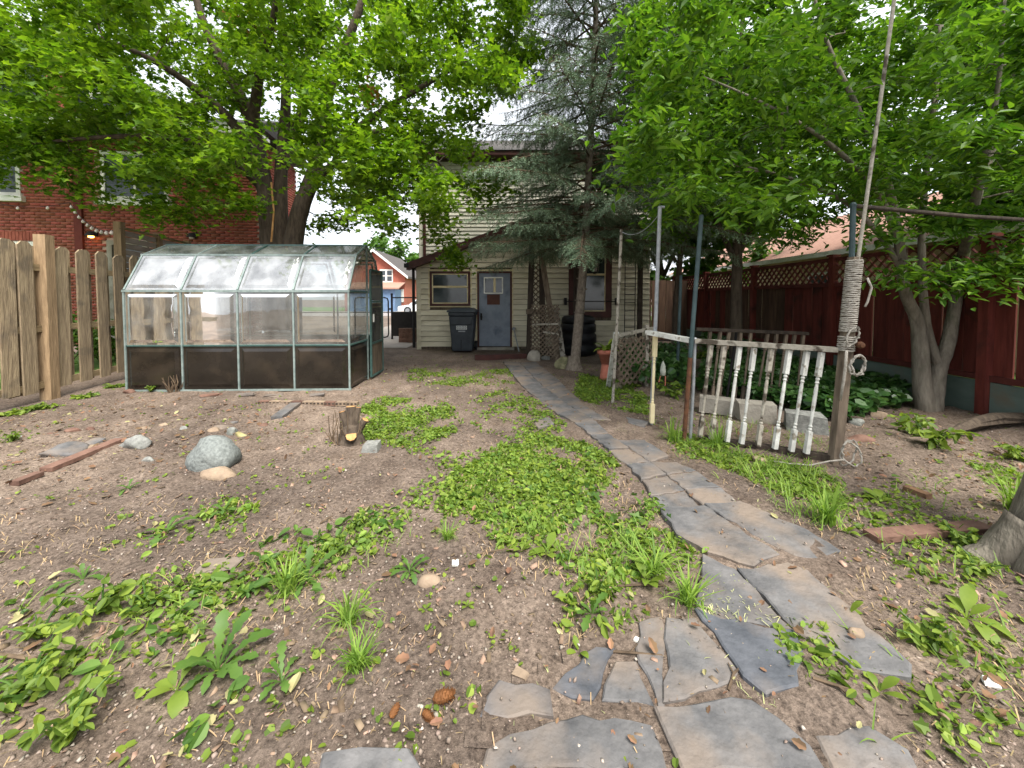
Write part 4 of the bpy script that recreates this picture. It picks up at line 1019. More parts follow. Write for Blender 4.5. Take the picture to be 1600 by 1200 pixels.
lattice(lp, p0, ux, Vector((0, 0, 1)), Wl, 1.25, .105, .03, M['old_wood'], n_=Vector((-ux.y, ux.x, 0)))
for (t0, z0, t1, z1) in ((.05, .78, .98, .82), (.45, .62, .98, .58)):
    m = MB(); m.bar(p0 + ux*(Wl*t0) + Vector((0, -.02, z0)), p0 + ux*(Wl*t1) + Vector((0, -.02, z1)), .02, .04, (0, 0, 1)); part('batten', m, M['grey_worn'], lp)
for (ub, vb, ut, vt, lab, mt) in ((872, 556, 846, 398, 'long brown plank leaning steeply against the arbour', 'old_wood'), (880, 554, 868, 482, 'shorter grey plank leaning beside the black bin', 'grey_worn')):
    a = P(ub, vb, 8.75); a.z = 0; b = P(ut, vt, 9.15); simple('plank', MB().bar(a, b, .13, .03, (0, 1, 0)), M[mt], lab, 'plank', a, 'planks leaning by the arbour')
# ribbed black bin
yc = 9.75; cb = P(903, 555, yc); 
cbn = thing('compost_bin', (cb.x, yc, 0), 'round black ribbed plastic bin behind the spruce trunk', 'bin')
m = MB(); m.lathe([(.42, 0), (.47, .05), (.47, .22), (.42, .27), (.46, .31), (.46, .50), (.41, .55), (.45, .59), (.44, .76), (.40, .80)], (cb.x, yc, 0), 28); part('body', m, M['black_plastic'], cbn, smooth=True)
m = MB(); m.lathe([(.42, .801), (.43, .84), (.41, .93), (.36, .97), (.10, 1.0)], (cb.x, yc, 0), 28); part('lid', m, M['black_plastic'], cbn, smooth=True)
# hanging lantern
yl = 10.2; lc = P(929, 415, yl)
ln = thing('lantern', lc - Vector((0, 0, .22)), 'black hanging lantern in front of the dark framed window', 'lantern')
m = MB(); m.lathe([(.02, -.22), (.10, -.19), (.12, -.17)], lc, 6); part('base', m, M['iron'], ln)
m = MB(); m.lathe([(.10, -.168), (.145, .06)], lc, 6); part('pane', m, M['window_glass'], ln)
for k in range(6):
    a = 2*PI*k/6; m = MB(); m.bar(lc + Vector((.105*math.cos(a), .105*math.sin(a), -.17)), lc + Vector((.15*math.cos(a), .15*math.sin(a), .06)), .014, .014); part('frame_bar', m, M['iron'], ln)
m = MB(); m.lathe([(.17, .06), (.14, .10), (.05, .2), (.02, .25)], lc, 6); part('cap', m, M['iron'], ln)
m = MB(); m.tube([lc + Vector((0, 0, .25)), lc + Vector((0, 0, .62))], .008, 5); part('chain', m, M['iron'], ln)
m = MB(); m.tube([lc + Vector((0, 0, .62)), Vector((lc.x, YH - .02, lc.z + .68))], .012, 5); part('hook', m, M['iron'], ln)
# black ladder trellis against the wall
yt = 10.35; x0, x1 = P(976, 500, yt).x, P(992, 500, yt).x
tr = thing('metal_trellis', (x0, yt, 0), 'narrow black metal ladder trellis against the cream siding', 'trellis')
for x in (x0, x1):
    m = MB(); m.tube([(x, yt, 0), (x, yt, 2.75)], .012, 6); part('upright', m, M['iron'], tr)
for k in range(12):
    m = MB(); m.tube([(x0, yt, .2 + k*.22), (x1, yt, .2 + k*.22)], .009, 5); part('rung', m, M['iron'], tr)
yq = 10.1; a = P(999, 540, yq); simple('dark_post', MB().bar((a.x, yq, 0), (a.x, yq, 3.0), .11, .11, (0, 1, 0)).bar((a.x - 1.2, yq, 2.92), (a.x + .8, yq, 3.02), .07, .1, (0, 0, 1)), M['dark_wood'], 'dark timber post with crossbeam at right end of the house', 'post', (a.x, yq, 0))
# pot on a stand
yo = G(948, 592).y; pc = P(948, 590, yo)
potr = thing('flower_pot', (pc.x, yo, 0), 'terracotta pot of pale leafy greens on a smaller upturned pot', 'pot')
m = MB(); m.lathe([(.13, 0), (.12, .04), (.09, .26), (.085, .27)], (pc.x, yo, 0), 18); part('stand', m, M['terracotta'], potr, smooth=True)
m = MB(); m.lathe([(.10, .272), (.145, .44), (.165, .441), (.175, .52), (.155, .521), (.145, .47)], (pc.x, yo, 0), 18); part('pot', m, M['terracotta'], potr, smooth=True)
m = MB(); m.lathe([(.0, .475), (.15, .48)], (pc.x, yo, 0), 14); part('soil', m, M['soil'], potr)
pot_at = (pc.x, yo, .48)

# ================================================================== ENCLOSURE OF POLES AND BALUSTERS
def pole(name, base, top, r, mat, label, group=None, cat='pole', n=10, extra=None):
    p = thing(name, base, label, cat, group)
    m = MB(); m.tube([base - Vector((0, 0, .05)), base.lerp(top, .5) + Vector((.006, 0, 0)), top], r, n); part('shaft', m, M[mat], p)
    m = MB(); d = (top - base).normalized(); m.tube([top, top + d*.015, top + d*.03], [r*1.12, r*1.15, r*.7], n); part('cap', m, M[mat], p)
    return p
grp = 'poles around the fenced bed'
b1 = on(957, 630); t1 = P(971, 362, b1.y)
pole('wooden_pole', b1, t1, .020, 'grey_worn', 'slim pale wooden pole right of the flower pot', grp)
b1b = on(950, 605); simple('plank', MB().bar(b1b - Vector((0, 0, .02)), P(963, 520, b1.y + .05), .07, .03, (0, 1, 0)), M['white_worn'], 'short white painted board leaning on the slim wooden pole', 'plank', b1b)
b2 = on(1017, 660); t2 = P(1031, 326, b2.y)
gp = pole('galvanised_pole', b2, t2, .022, 'galv', 'tall grey metal pole with hooked cap left of green pole', grp)
m = MB(); m.tube([t2 + Vector((0, 0, .0)), t2 + Vector((.02, 0, .02)), t2 + Vector((.05, 0, .015))], .016, 7); part('hook', m, M['galv'], gp)
b3 = on(1068, 690); t3 = P(1096, 336, b3.y); f3 = b3.lerp(t3, .38)
g3 = thing('green_pole', b3, 'dark green metal pole with rusty lower end at railing corner', 'pole', grp)
m = MB(); m.tube([f3, t3], .0215, 10); part('shaft', m, M['green_pole'], g3)
m = MB(); m.tube([b3 - Vector((0, 0, .05)), f3 - (t3 - b3)*.002], .022, 10); part('rusty_end', m, M['rust'], g3)
b3b = on(1078, 688); t3b = P(1086, 532, b3.y + .02)
pole('galvanised_pole', b3b, t3b, .016, 'galv', 'short grey metal stake standing against the green pole', grp)
m = MB(); n_ = 10; m.tube([t2.lerp(t1, k/n_) - Vector((0, 0, .12*4*(k/n_)*(1 - k/n_) + .05*(1 - k/n_))) for k in range(n_ + 1)], .005, 5)
simple('wire', m, M['galv'], 'thin wire strung between the tops of two poles', 'wire', t2)

pb = on(1303, 724); ptop = P(1336, 402, pb.y)
post = thing('rope_post', pb, 'leaning wooden post bound with grey rope beside the balusters', 'post')
m = MB(); m.bar(pb - Vector((0, 0, .08)), ptop, .075, .065, (0, 1, 0)); part('shaft', m, M['old_wood'], post)
m = MB(); q = pb + Vector((.05, .03, 0)); m.bar(q, pb.lerp(ptop, .55) + Vector((.05, .03, 0)), .025, .05, (0, 1, 0)); part('cleat', m, M['rust'], post)
ax = (ptop - pb).normalized(); sx = Vector((1, 0, 0)); sx = (sx - ax*sx.dot(ax)).normalized(); sy = ax.cross(sx)
def wind(t0, t1, turns, r, rr, name):
    pts = []; n = int(turns*14)
    for k in range(n + 1):
        t = k/n; a = 2*PI*turns*t; c = pb.lerp(ptop, t0 + (t1 - t0)*t)
        pts.append(c + sx*(r*math.cos(a)) + sy*(r*math.sin(a)) + ax*random.uniform(-.004, .004))
    m = MB(); m.tube(pts, rr, 6); part(name, m, M['rope'], post, smooth=True)
wind(.64, .985, 38, .053, .0075, 'rope_binding')
wind(.545, .62, 7, .055, .008, 'rope_binding')
def loop(c, rx, rz, rr, tilt=0, y=-.1, name='rope_coil', n=26, jit=.006):
    pts = []
    for k in range(n + 1):
        a = 2*PI*k/n; pts.append(c + Vector((rx*math.cos(a) + tilt*math.sin(a), y + random.uniform(-.012, .012), rz*math.sin(a) + random.uniform(-jit, jit))))
    m = MB(); m.tube(pts, rr, 6); part(name, m, M['rope'], post, smooth=True)
c = pb.lerp(ptop, .50); loop(c + Vector((.03, 0, -.02)), .055, .085, .009); loop(c + Vector((.02, 0, -.02)), .060, .080, .009, .02, -.1)
c = pb.lerp(ptop, .61); loop(c + Vector((-.02, 0, .02)), .045, .08, .008, .03, -.08)
a = pb.lerp(ptop, .56) + Vector((-.07, -.09, 0)); m = MB(); m.tube([a, a + Vector((-.015, -.01, -.15)), a + Vector((-.02, .0, -.28)), a + Vector((-.03, .01, -.42))], [.010, .011, .011, .008], 7); part('rope_end', m, M['rope'], post, smooth=True)
a = pb.lerp(ptop, .90) + Vector((.075, -.05, 0)); m = MB(); m.tube([a, a + Vector((.03, -.01, -.08)), a + Vector((.0, -.01, -.2)), a + Vector((-.02, -.01, -.24))], .009, 6); part('rope_end', m, M['rope'], post, smooth=True)
loop(pb + Vector((.03, 0, .13)), .06, .11, .007, .03, -.1); loop(pb + Vector((.05, 0, .12)), .075, .10, .007, -.03, -.11)
m = MB(); e_ = [pb + Vector((-.02, -.12, .08)), pb + Vector((-.12, -.1, .06)), pb + Vector((-.28, -.1, .025)), pb + Vector((-.42, -.06, .02)), pb + Vector((-.55, .0, .02))]; m.tube(e_, .007, 6); part('rope_end', m, M['rope'], post, smooth=True)
kb = MB(); kc = pb.lerp(ptop, .585) + Vector((.035, -.10, 0)); kb.lathe([(.0, -.035), (.025, -.03), (.03, 0), (.02, .02), (.0, .025)], kc, 10, Matrix.Rotation(PI/2, 3, 'X')); part('knob', kb, M['rust'], post)
# pipes carried by the post
a = P(1327, 470, pb.y + .07); b = P(1333, 322, pb.y + .07)
pole('metal_pipe', a, b, .021, 'green_pole', 'grey blue upright pipe rising behind the rope bound post', grp, 'pipe')
a = P(1329, 480, pb.y - .02); b = P(1398, -10, pb.y - .02); b2_ = a + (b - a)*1.35
pole('mast', a, b2_, .0135, 'grey_worn', 'very tall thin pale mast tied to the rope bound post', grp, 'mast')
a = P(1336, 322, pb.y + .10); b = a + Vector((2.6, .55, -.03))
simple('metal_pipe', MB().tube([a, a.lerp(b, .5) - Vector((0, 0, .015)), b], .019, 9), M['dark_wood'], 'dark horizontal pipe running right from top of the post', 'pipe', a)

rl = thing('baluster_railing', b3, 'weathered railing with peeling white turned balusters around the bed', 'railing')
ra = P(1018, 517, b2.y - .02); rb = P(1086, 536, b3.y + .02); rc = P(1308, 545, pb.y + .02)
ra.z = 1.03; rb.z = 1.0; rc.z = .98
m = MB(); m.bar(ra - Vector((.02, -.06, 0)), rb + Vector((-.02, .02, 0)), .085, .045, (0, 0, 1)); part('top_rail', m, M['white_worn'], rl)
m = MB(); m.bar(rb, rc, .07, .042, (0, 0, 1)); part('top_rail', m, M['grey_worn'], rl)
def baluster_mesh(H, sq=.036):

    m = MB(); m.bb((-sq/2, -sq/2, H*.76), (sq/2, sq/2, H))
    m.lathe([(0.0089, H*.762), (0.0118, H*.75), (0.0178, H*.735), (0.0118, H*.72), (0.0118, H*.71), (0.0170, H*.70), (0.0111, H*.685), (0.0148, H*.64), (0.0155, H*.52), (0.0126, H*.34), (0.0104, H*.285), (0.0163, H*.27), (0.0111, H*.255), (0.0170, H*.24), (0.0118, H*.225), (0.0148, H*.218)], (0, 0, 0), 10)
    m.bb((-sq/2, -sq/2, 0), (sq/2, sq/2, H*.22))
    return m
def place_bal(me, bot, top, parent, H):
    d = (top - bot); L = d.length; q = d.to_track_quat('Z', 'Y'); e = q.to_euler()
    return inst('baluster', me, parent, bot - base_of(parent), e, (1, 1, L/H))
bmW = baluster_mesh(.92).mesh('baluster'); bmW.materials.append(M['white_worn'])
bmG = baluster_mesh(.92).mesh('baluster'); bmG.materials.append(M['grey_worn'])
bmD = baluster_mesh(.92).mesh('baluster'); bmD.materials.append(M['old_wood'])
bmC = baluster_mesh(.92, .044).mesh('baluster'); bmC.materials.append(M['cream_paint'])
tops = [1112, 1133, 1157, 1180, 1207, 1235, 1263, 1286]; bots = [1097, 1115, 1140, 1163, 1189, 1216, 1242, 1266]
mats = [bmG, bmG, bmW, bmW, bmG, bmW, bmW, bmW]
for ut, ub, me in zip(tops, bots, mats):
    k = (ut - 1086)/(1308 - 1086); d = rc - rb
    t_ = None
    # the point of the rail line seen at that column
    dx = (ut - 800)/F; s_ = (dx*rb.y - rb.x)/(d.x - dx*d.y); tp = rb + d*s_; tp.z -= .03
    bt = Vector(((ub - 800)/F*tp.y, tp.y, .06)); place_bal(me, bt, tp, rl, .92)
tp = ra.lerp(rb, .10) - Vector((0, 0, .025)); bt = Vector((P(1019, 600, tp.y).x, tp.y, .02)); place_bal(bmC, bt, tp, rl, .92)
m = MB(); m.bar(on(1100, 690, .03), on(1300, 722, .03), .07, .06, (0, 0, 1)); part('bottom_rail', m, M['dark_wood'], rl)
# second, farther railing
ry = 5.2
rl2 = thing('baluster_railing', (P(1170, 600, ry).x, ry, 0), 'farther tilted railing of grey balusters standing in dark ivy', 'railing')
a, b = P(1088, 514, ry), P(1262, 521, ry - .1)
m = MB(); m.bar(a, b, .06, .04, (0, 0, 1)); part('top_rail', m, M['dark_wood'], rl2)
for k, u in enumerate((1110, 1126, 1140, 1158, 1174, 1200, 1214, 1229, 1242, 1255)):
    tp = a + (b - a)*((u - 1088)/(1262 - 1088)) - Vector((0, 0, .025)); bt = tp + Vector((-.07 - .03*(k % 3), 0, -.95)); bt.z = .02; place_bal(bmD, bt, tp, rl2, .92)
a = P(1151, 516, ry + .05); simple('metal_stake', MB().tube([(a.x - .12, a.y, 0), a], .018, 7), M['iron'], 'dark upright stake at the middle of the farther railing', 'stake', (a.x - .12, a.y, 0))
a = P(1062, 500, 6.3); simple('metal_stake', MB().tube([(a.x - .03, 6.3, 0), P(1064, 430, 6.3)], .024, 8), M['green_pole'], 'green stake rising from plants behind the galvanised pole', 'stake', (a.x - .03, 6.3, 0))
# low lattice fence
yl0 = 5.75; lf = thing('lattice_hurdle', (P(990, 590, yl0).x, yl0, 0), 'low grey lattice hurdle behind the slim wooden pole', 'lattice')
a, b = P(966, 524, yl0), P(1020, 513, yl0 + .35); m = MB(); m.bar(a, b, .04, .05, (0, 0, 1)); part('top_rail', m, M['grey_worn'], lf)
ux = Vector((b.x - a.x, b.y - a.y, 0)); Wl = ux.length; ux.normalize(); lattice(lf, Vector((a.x, a.y, .1)), ux, Vector((0, 0, 1)), Wl, .72, .12, .035, M['old_wood'], n_=Vector((-ux.y, ux.x, 0)))
m = MB(); c = P(1011, 520, yl0 + .3); m.bar((c.x, c.y, 0), (c.x, c.y, 1.0), .05, .05, (0, 1, 0)); part('post', m, M['grey_worn'], lf)
# hanging ornament
oc = P(1036, 575, 4.75)
orn = thing('hanging_ornament', oc - Vector((0, 0, .17)), 'small weathered bell shaped ornament hanging behind cream baluster', 'ornament')
m = MB(); m.lathe([(.0, -.10), (.03, -.09), (.035, -.04), (.027, .03), (.012, .07), (.0, .09)], oc, 10); part('body', m, M['ornament'], orn, smooth=True)
m = MB(); m.tube([oc + Vector((.0, 0, .1)), Vector((oc.x + .05, b2.y - .1, 1.0))], .004, 4); part('cord', m, M['iron'], orn)
m = MB(); m.tube([oc + Vector((.03, 0, -.1)), oc + Vector((.03, 0, -.22))], .007, 6); m.tube([oc + Vector((-.03, 0, -.1)), oc + Vector((-.05, 0, -.18))], .005, 6); part('tail', m, M['terracotta'], orn)
# stone kerbs in the bed
def block(u0, v0, u1, v1, w_, h, mat, name, label, cat):
    a, b = on(u0, v0), on(u1, v1); a.z = b.z = h/2 - .01
    m = MB(); m.bar(a, b, w_, h, (0, 0, 1)); m.v = [(x + random.uniform(-.02, .02), y + random.uniform(-.02, .02), z + random.uniform(-.015, .015)) for x, y, z in m.v]
    return simple(name, m, M[mat], label, cat, a)
block(1092, 640, 1150, 648, .22, .20, 'concrete', 'stone_kerb', 'long pale stone kerb at the left end of the bed', 'kerb')
block(1152, 655, 1212, 661, .20, .22, 'concrete', 'stone_kerb', 'squared concrete kerb in middle of the bed behind balusters', 'kerb')
block(1228, 668, 1288, 676, .24, .20, 'stone', 'stone_kerb', 'grey concrete block at right of bed near the rope post', 'kerb')

# ================================================================== STONES, TIMBER AND LITTER THAT CAN BE PICKED UP
put_rock(317, 736, 84, 66, 'boulder', 'large rounded speckled grey boulder on the bare soil', 21, 'boulder', depth=.8, name='boulder', amp=.12, sink=.05)
put_rock(334, 748, 62, 22, 'sandstone', 'flat pinkish stone lying against the front of the boulder', 22, depth=.5, amp=.12)
put_rock(205, 702, 52, 30, 'stone', 'angular grey stone at the end of the reddish plank', 23, depth=.6, amp=.25)
put_rock(85, 714, 70, 22, 'slate', 'wide flat grey slab stone left of the reddish plank', 24, depth=.7, amp=.2)
put_rock(140, 694, 36, 14, 'slate', 'small pale flat stone between slab and angular stone', 25, amp=.2)
put_rock(140, 706, 30, 12, 'sandstone', 'small tan stone touching the reddish plank', 26, amp=.2)
put_rock(226, 720, 22, 12, 'stone', 'small grey stone just right of the angular stone', 27, amp=.2)
put_rock(357, 680, 26, 16, 'stone', 'slanted grey stone behind the boulder to its right', 28, amp=.2)
put_rock(374, 682, 22, 13, 'paleleaf', 'small whitish stone behind the boulder, rightmost of three', 29, amp=.2)
put_rock(340, 672, 30, 12, 'slate', 'thin slate piece just behind top of the boulder', 30, amp=.2)
put_rock(198, 615, 18, 12, 'brick_pav', 'reddish broken brick at left front corner of greenhouse', 31)
put_rock(669, 915, 40, 22, 'sandstone', 'half buried round tan stone in the middle of bare soil', 33, amp=.06)
put_rock(1342, 1006, 26, 18, 'sandstone', 'oval tan pebble resting on the right flagstone', 34, 'pebble', name='pebble', amp=.06, sink=-.012)
put_rock(1479, 1128, 28, 20, 'sandstone', 'round pale pebble on soil right of the flagstones', 35, 'pebble', name='pebble', amp=.06)
put_rock(1532, 1140, 30, 18, 'brick_pav', 'pinkish oval pebble near the lower right corner', 36, 'pebble', name='pebble', amp=.06)
put_rock(1345, 665, 26, 16, 'stone', 'dark grey rock among others right of the rope post', 37, amp=.2)
put_rock(1375, 655, 30, 16, 'sandstone', 'pale rock lying between rope post and forked tree', 38, amp=.2)
put_rock(1350, 690, 44, 14, 'brick_pav', 'flat reddish rock on soil right of rope post', 39, amp=.15)
put_rock(1190, 725, 30, 18, 'sandstone', 'brownish stone in the grass below the balusters', 40, amp=.15)
put_rock(968, 608, 22, 16, 'moss', 'tan mossy stone at the foot of the slim pole', 41, amp=.2)
ords = ['first', 'second', 'third', 'fourth', 'fifth', 'sixth', 'seventh', 'eighth', 'ninth', 'tenth', 'eleventh', 'twelfth']
hue = {'stone': 'grey', 'sandstone': 'tan', 'slate': 'dark grey', 'brick_pav': 'brown'}
for k in range(12):
    u_ = 30 + k*37 + random.uniform(-9, 9); v_ = 690 - .07*(u_ - 20) + random.uniform(-12, 12); mt = random.choice(list(hue))
    put_rock(u_, v_, random.uniform(12, 26), random.uniform(6, 12), mt, f'small {hue[mt]} rubble stone, {ords[k]} from left in the row crossing behind boulder', 60 + k, 'stone', 'row of loose rubble stones', amp=.2)
def chip(u, v, wpx, hpx, ang, mat, label, name='chip', cat='fragment', h=.012, group=None):
    p = on(u, v); s = wpx/F*p.y; dd = hpx/F*p.y*1.6
    m = MB(); m.box((p.x, p.y, p.z + h/2 + .004), (s, dd, h), ang); m.v = [(x + random.uniform(-.1, .1)*s, y + random.uniform(-.1, .1)*dd, z) for x, y, z in m.v]
    return simple(name, m, M[mat], label, cat, p, group)
chip(581, 702, 22, 15, .1, 'stone', 'small squared grey stone block beside the stump', 'stone_block', 'stone', .07)
chip(711, 884, 10, 8, .2, 'white_paint', 'white rectangular chip above the half buried stone')
chip(814, 1056, 24, 10, -.5, 'sandstone', 'pale oblong chip at the tip of the left flagstone')
chip(998, 1000, 9, 9, .9, 'white_paint', 'white chip on flagstone near the grass clump')
chip(1548, 1070, 18, 10, -.6, 'white_paint', 'white plastic scrap in the leaves at lower right')
chip(342, 889, 56, 20, .1, 'slate', 'loose grey slate shard on soil left of centre', 'slate_shard', 'slate')
for (u0, v0, u1, v1, wd, mat, lab) in ((72, 738, 188, 692, .10, 'brick_pav', 'reddish brown plank lying on soil beside flat slabs'), (22, 760, 62, 744, .07, 'brick_pav', 'short reddish stick of wood left below the plank'),
        (432, 655, 462, 636, .13, 'slate', 'narrow grey board pointing toward the greenhouse corner'), (1360, 842, 1540, 830, .09, 'brick_pav', 'half buried brown plank between path and large trunk'),
        (1415, 765, 1452, 780, .06, 'deadleaf', 'splintered orange wood piece on soil below young tree')):
    a, b = on(u0, v0, .02), on(u1, v1, .02); simple('plank', MB().bar(a, b, wd, .035, (0, 0, 1)), M[mat], lab, 'plank', a, 'boards lying on the soil')
for k, (u, v, w_, lab) in enumerate(((383, 618, 24, 'left slate tile of two at the greenhouse foot'), (428, 618, 26, 'right slate tile of two at the greenhouse foot'), (330, 620, 24, 'reddish tile in front of greenhouse, left of slate tiles'), (495, 620, 20, 'small slate tile in front of the last greenhouse pane'))):
    chip(u, v, w_, 6, .3, 'brick_pav' if k == 2 else 'slate', lab, 'tile', 'tile', .025)
p = on(475, 632); pbk = thing('brick_edging', p, 'row of thin perforated bricks laid in front of the greenhouse', 'edging')
a, b = on(405, 631), on(560, 633)
for k in range(9):
    c = a.lerp(b, (k + .5)/9); m = MB(); m.box((c.x, c.y, .02), ((b.x - a.x)/9 - .012, .07, .05), random.uniform(-.03, .03)); bk = part('brick', m, M['sandstone'] if k % 3 else M['brick_pav'], pbk)
    for j in range(3):
        m = MB(); m.box((c.x - .05 + j*.05, c.y - .034, .024), (.028, .008, .022)); part('hole_shade', m, M['dark_wood'], bk)  # dark block set on the face, painting the shade inside a perforation
# twigs
for (pts, r_, lab) in (([(958, 1015), (985, 1022), (1035, 1026)], .005, 'thin dark twig lying across the two left flagstones'), ([(1138, 1082), (1146, 1062), (1166, 1040)], .005, 'short dark twig on the joint beside the dark flagstone'),
        ([(965, 916), (1000, 915), (1040, 912)], .006, 'brown twig in the grass just left of path'), ([(1500, 1105), (1520, 1085), (1530, 1060)], .006, 'bare curved twig on soil at lower right'), ([(0, 1028), (50, 1038), (96, 1054)], .007, 'long pale stick at the left edge among weeds'),
        ([(500, 825), (512, 820), (520, 814)], .005, 'small dark twig on soil left of centre'), ([(750, 871), (790, 868), (824, 866)], .004, 'thin twig lying on soil below the green patch'), ([(1270, 1072), (1310, 1090), (1350, 1118)], .006, 'slender twig on soil between two right flagstones')):
    q = [on(u, v, .012 + .012*(k % 2)) for k, (u, v) in enumerate(pts)]
    tw = thing('twig', q[0], lab, 'twig', 'twigs on the ground')
    m = MB(); m.tube(q, [r_, r_*.9, r_*.6], 6); part('stem', m, M['twig'], tw)
    d = (q[2] - q[1]); m = MB(); m.tube([q[1], q[1] + Vector((-d.y, d.x, 0))*.35 + d*.3], [r_*.7, r_*.4], 5); part('side_shoot', m, M['twig'], tw)
# spruce cones
def cone(u, v, wpx, rz, lab):
    p = on(u, v); L = wpx/F*p.y*1.1; root = thing('spruce_cone', p, lab, 'cone', 'fallen cones')
    Mx = Matrix.Rotation(rz, 3, 'Z') @ Matrix.Rotation(PI/2 - .1, 3, 'Y')
    m = MB(); m.lathe([(L*.02, -.5*L), (L*.22, -.35*L), (L*.26, 0), (L*.16, .35*L), (L*.03, .5*L)], p + Vector((0, 0, L*.30)), 10, Mx); part('core', m, M['cone'], root)
    cl_ = Cloud(); tv = np.array([(0, -.5, 0), (0, .5, 0), (1, .35, .25), (1, -.35, .25)], float); n = 60
    k = np.arange(n); t = (k + .5)/n; a = k*2.399; r0 = L*(.10 + .17*np.sin(PI*np.clip(t*.9 + .1, 0, 1)))
    Mn = np.array(Mx); ax_ = Mn @ np.array([0, 0, 1.0]); o1 = np.stack([np.cos(a), np.sin(a), np.zeros(n)], 1) @ Mn.T
    pos = np.array(p) + np.array([0, 0, L*.30]) + ax_*((t - .5)*L*.95)[:, None] + o1*r0[:, None]*.8
    cl_.put(tv, [(0, 1, 2, 3)], frames(o1 + ax_*.5, np.repeat(ax_[None], n, 0)), pos, np.stack([np.full(n, L*.16), np.full(n, L*.17), np.full(n, L*.1)], 1)); cl_.build('scales', M['cone'], root)
cone(693, 1101, 32, .2, 'orange brown open cone on the bare soil at bottom'); cone(616, 1122, 18, 1.2, 'small dark cone left of the orange brown cone')
cone(668, 1128, 20, -.6, 'small dark cone just below the orange brown cone')

# stump of cut stems
sp = on(548, 688); stp = thing('tree_stump', sp, 'sawn multi stem shrub stump with pale cut faces', 'stump')
m = MB(); m.lathe([(.15, -.02), (.13, .03), (.10, .10), (.07, .16), (.02, .18)], sp, 12); part('base', m, M['bark'], stp)
for (dx, dy, dz, r_) in ((.06, -.13, .11, .052), (.14, .02, .22, .035), (-.02, .06, .34, .05), (.03, .10, .32, .04), (-.09, .02, .30, .03)):
    a = sp + Vector((dx*.2, dy*.2, .03)); b = sp + Vector((dx, dy, dz)); d = (b - a).normalized()
    m = MB(); m.tube([a, a.lerp(b, .5) + Vector((0, 0, .015)), b], [r_*1.15, r_*1.05, r_], 9, wob=.1); st_ = part('stem', m, M['bark'], stp)
    m = MB(); m.tube([b + d*.001, b + d*.004], r_*.93, 9); part('cut_face', m, M['cutwood'], st_)
for k in range(22):
    a = random.uniform(0, 6.28); b = sp + Vector((-.05 + .13*math.cos(a), .0 + .1*math.sin(a), .0)); t = b + Vector((random.uniform(-.09, .05), random.uniform(-.06, .06), random.uniform(.12, .36)))
    m = MB(); m.tube([b, b.lerp(t, .5) + Vector((random.uniform(-.02, .02), 0, 0)), t], [.007, .005, .003], 5); part('shoot', m, M['twig'], stp)
sp2 = on(272, 612); s2 = thing('dead_stump', sp2, 'small tuft of dead brown stalks against the first greenhouse pane', 'stump')
for k in range(26):
    a = random.uniform(0, 6.28); b = sp2 + Vector((.07*math.cos(a), .05*math.sin(a), 0)); t = b + Vector((random.uniform(-.1, .1), random.uniform(-.05, .05), random.uniform(.1, .28)))
    m = MB(); m.tube([b, b.lerp(t, .55) + Vector((random.uniform(-.03, .03), 0, 0)), t], [.012, .009, .004], 5); part('stalk', m, M['twig'], s2)
# fallen log and bark pile under the right tree
a, b = on(1560, 640, .1), on(1490, 668, .1)
simple('rotten_log', MB().tube([on(1600, 665, .08), on(1555, 668, .1), on(1515, 676, .1), on(1480, 690, .07)], [.06, .07, .055, .02], 14, wob=.5), M['bark'], 'dark rotten log on the mulch behind the seedling', 'log', on(1540, 670))

# ================================================================== LEAF TEMPLATES
def half_leaf(h, fold=.12, droop=.12):
    """two polygons meeting at the midrib; h = outline of one half as (x, y)"""
    n = len(h); v = []
    for s in (1, -1):
        for x, y in h: v.append((x, s*y, fold*abs(y)*1.0 - droop*x*x))
    return np.array(v, float), [tuple(range(n)), tuple(range(2*n - 1, n - 1, -1))]
MAPLE = half_leaf([(0, 0), (-.06, .28), (.20, .22), (.40, .56), (.58, .22), (1, 0)], .15, .18)
ELM = half_leaf([(0, 0), (.28, .20), (.62, .19), (1, 0)], .25, .2)
ROUND = half_leaf([(0, 0), (-.06, .34), (.30, .52), (.75, .40), (1, 0)], .2, .1)
OVAL = half_leaf([(0, 0), (.18, .20), (.50, .30), (.80, .20), (1, 0)], .25, .25)
def strip(prof, arch, rise, fold=.15):
    """long leaf along x: prof = (t, half width); bends down with t"""
    v, f = [], []
    for t, wd in prof:
        z = rise*t - arch*t*t; x = t*(1 - .12*arch*t)
        v += [(x, -wd, z + fold*wd), (x, 0, z), (x, wd, z + fold*wd)]
    for i in range(len(prof) - 1):
        for j in range(2): f.append((3*i + j, 3*i + 3 + j, 3*i + 4 + j, 3*i + 1 + j))
    return np.array(v, float), f
DAND = [strip([(0, .015), (.2, .03), (.28, .07), (.36, .035), (.46, .10), (.54, .05), (.64, .14), (.74, .09), (.84, .13), (.94, .06), (1, .005)], a, r_) for a, r_ in ((.7, .75), (.9, .7), (.55, .9))]
PLAN = [strip([(0, .02), (.18, .03), (.32, .12), (.5, .19), (.7, .19), (.86, .12), (1, .005)], a, r_) for a, r_ in ((.6, .7), (.85, .65), (.45, .9))]
BLADE = [strip([(0, .022), (.3, .022), (.6, .017), (.85, .010), (1, .001)], a, r_, .3) for a, r_ in ((.5, 1.0), (.9, 1.15), (.25, 1.1), (1.3, 1.2))]
def yaw_frames(a, lean=0.0):
    n = len(a); d = np.stack([np.cos(a), np.sin(a), np.full(n, lean)], 1); return frames(d, np.repeat(np.array([[0, 0, 1.0]]), n, 0))

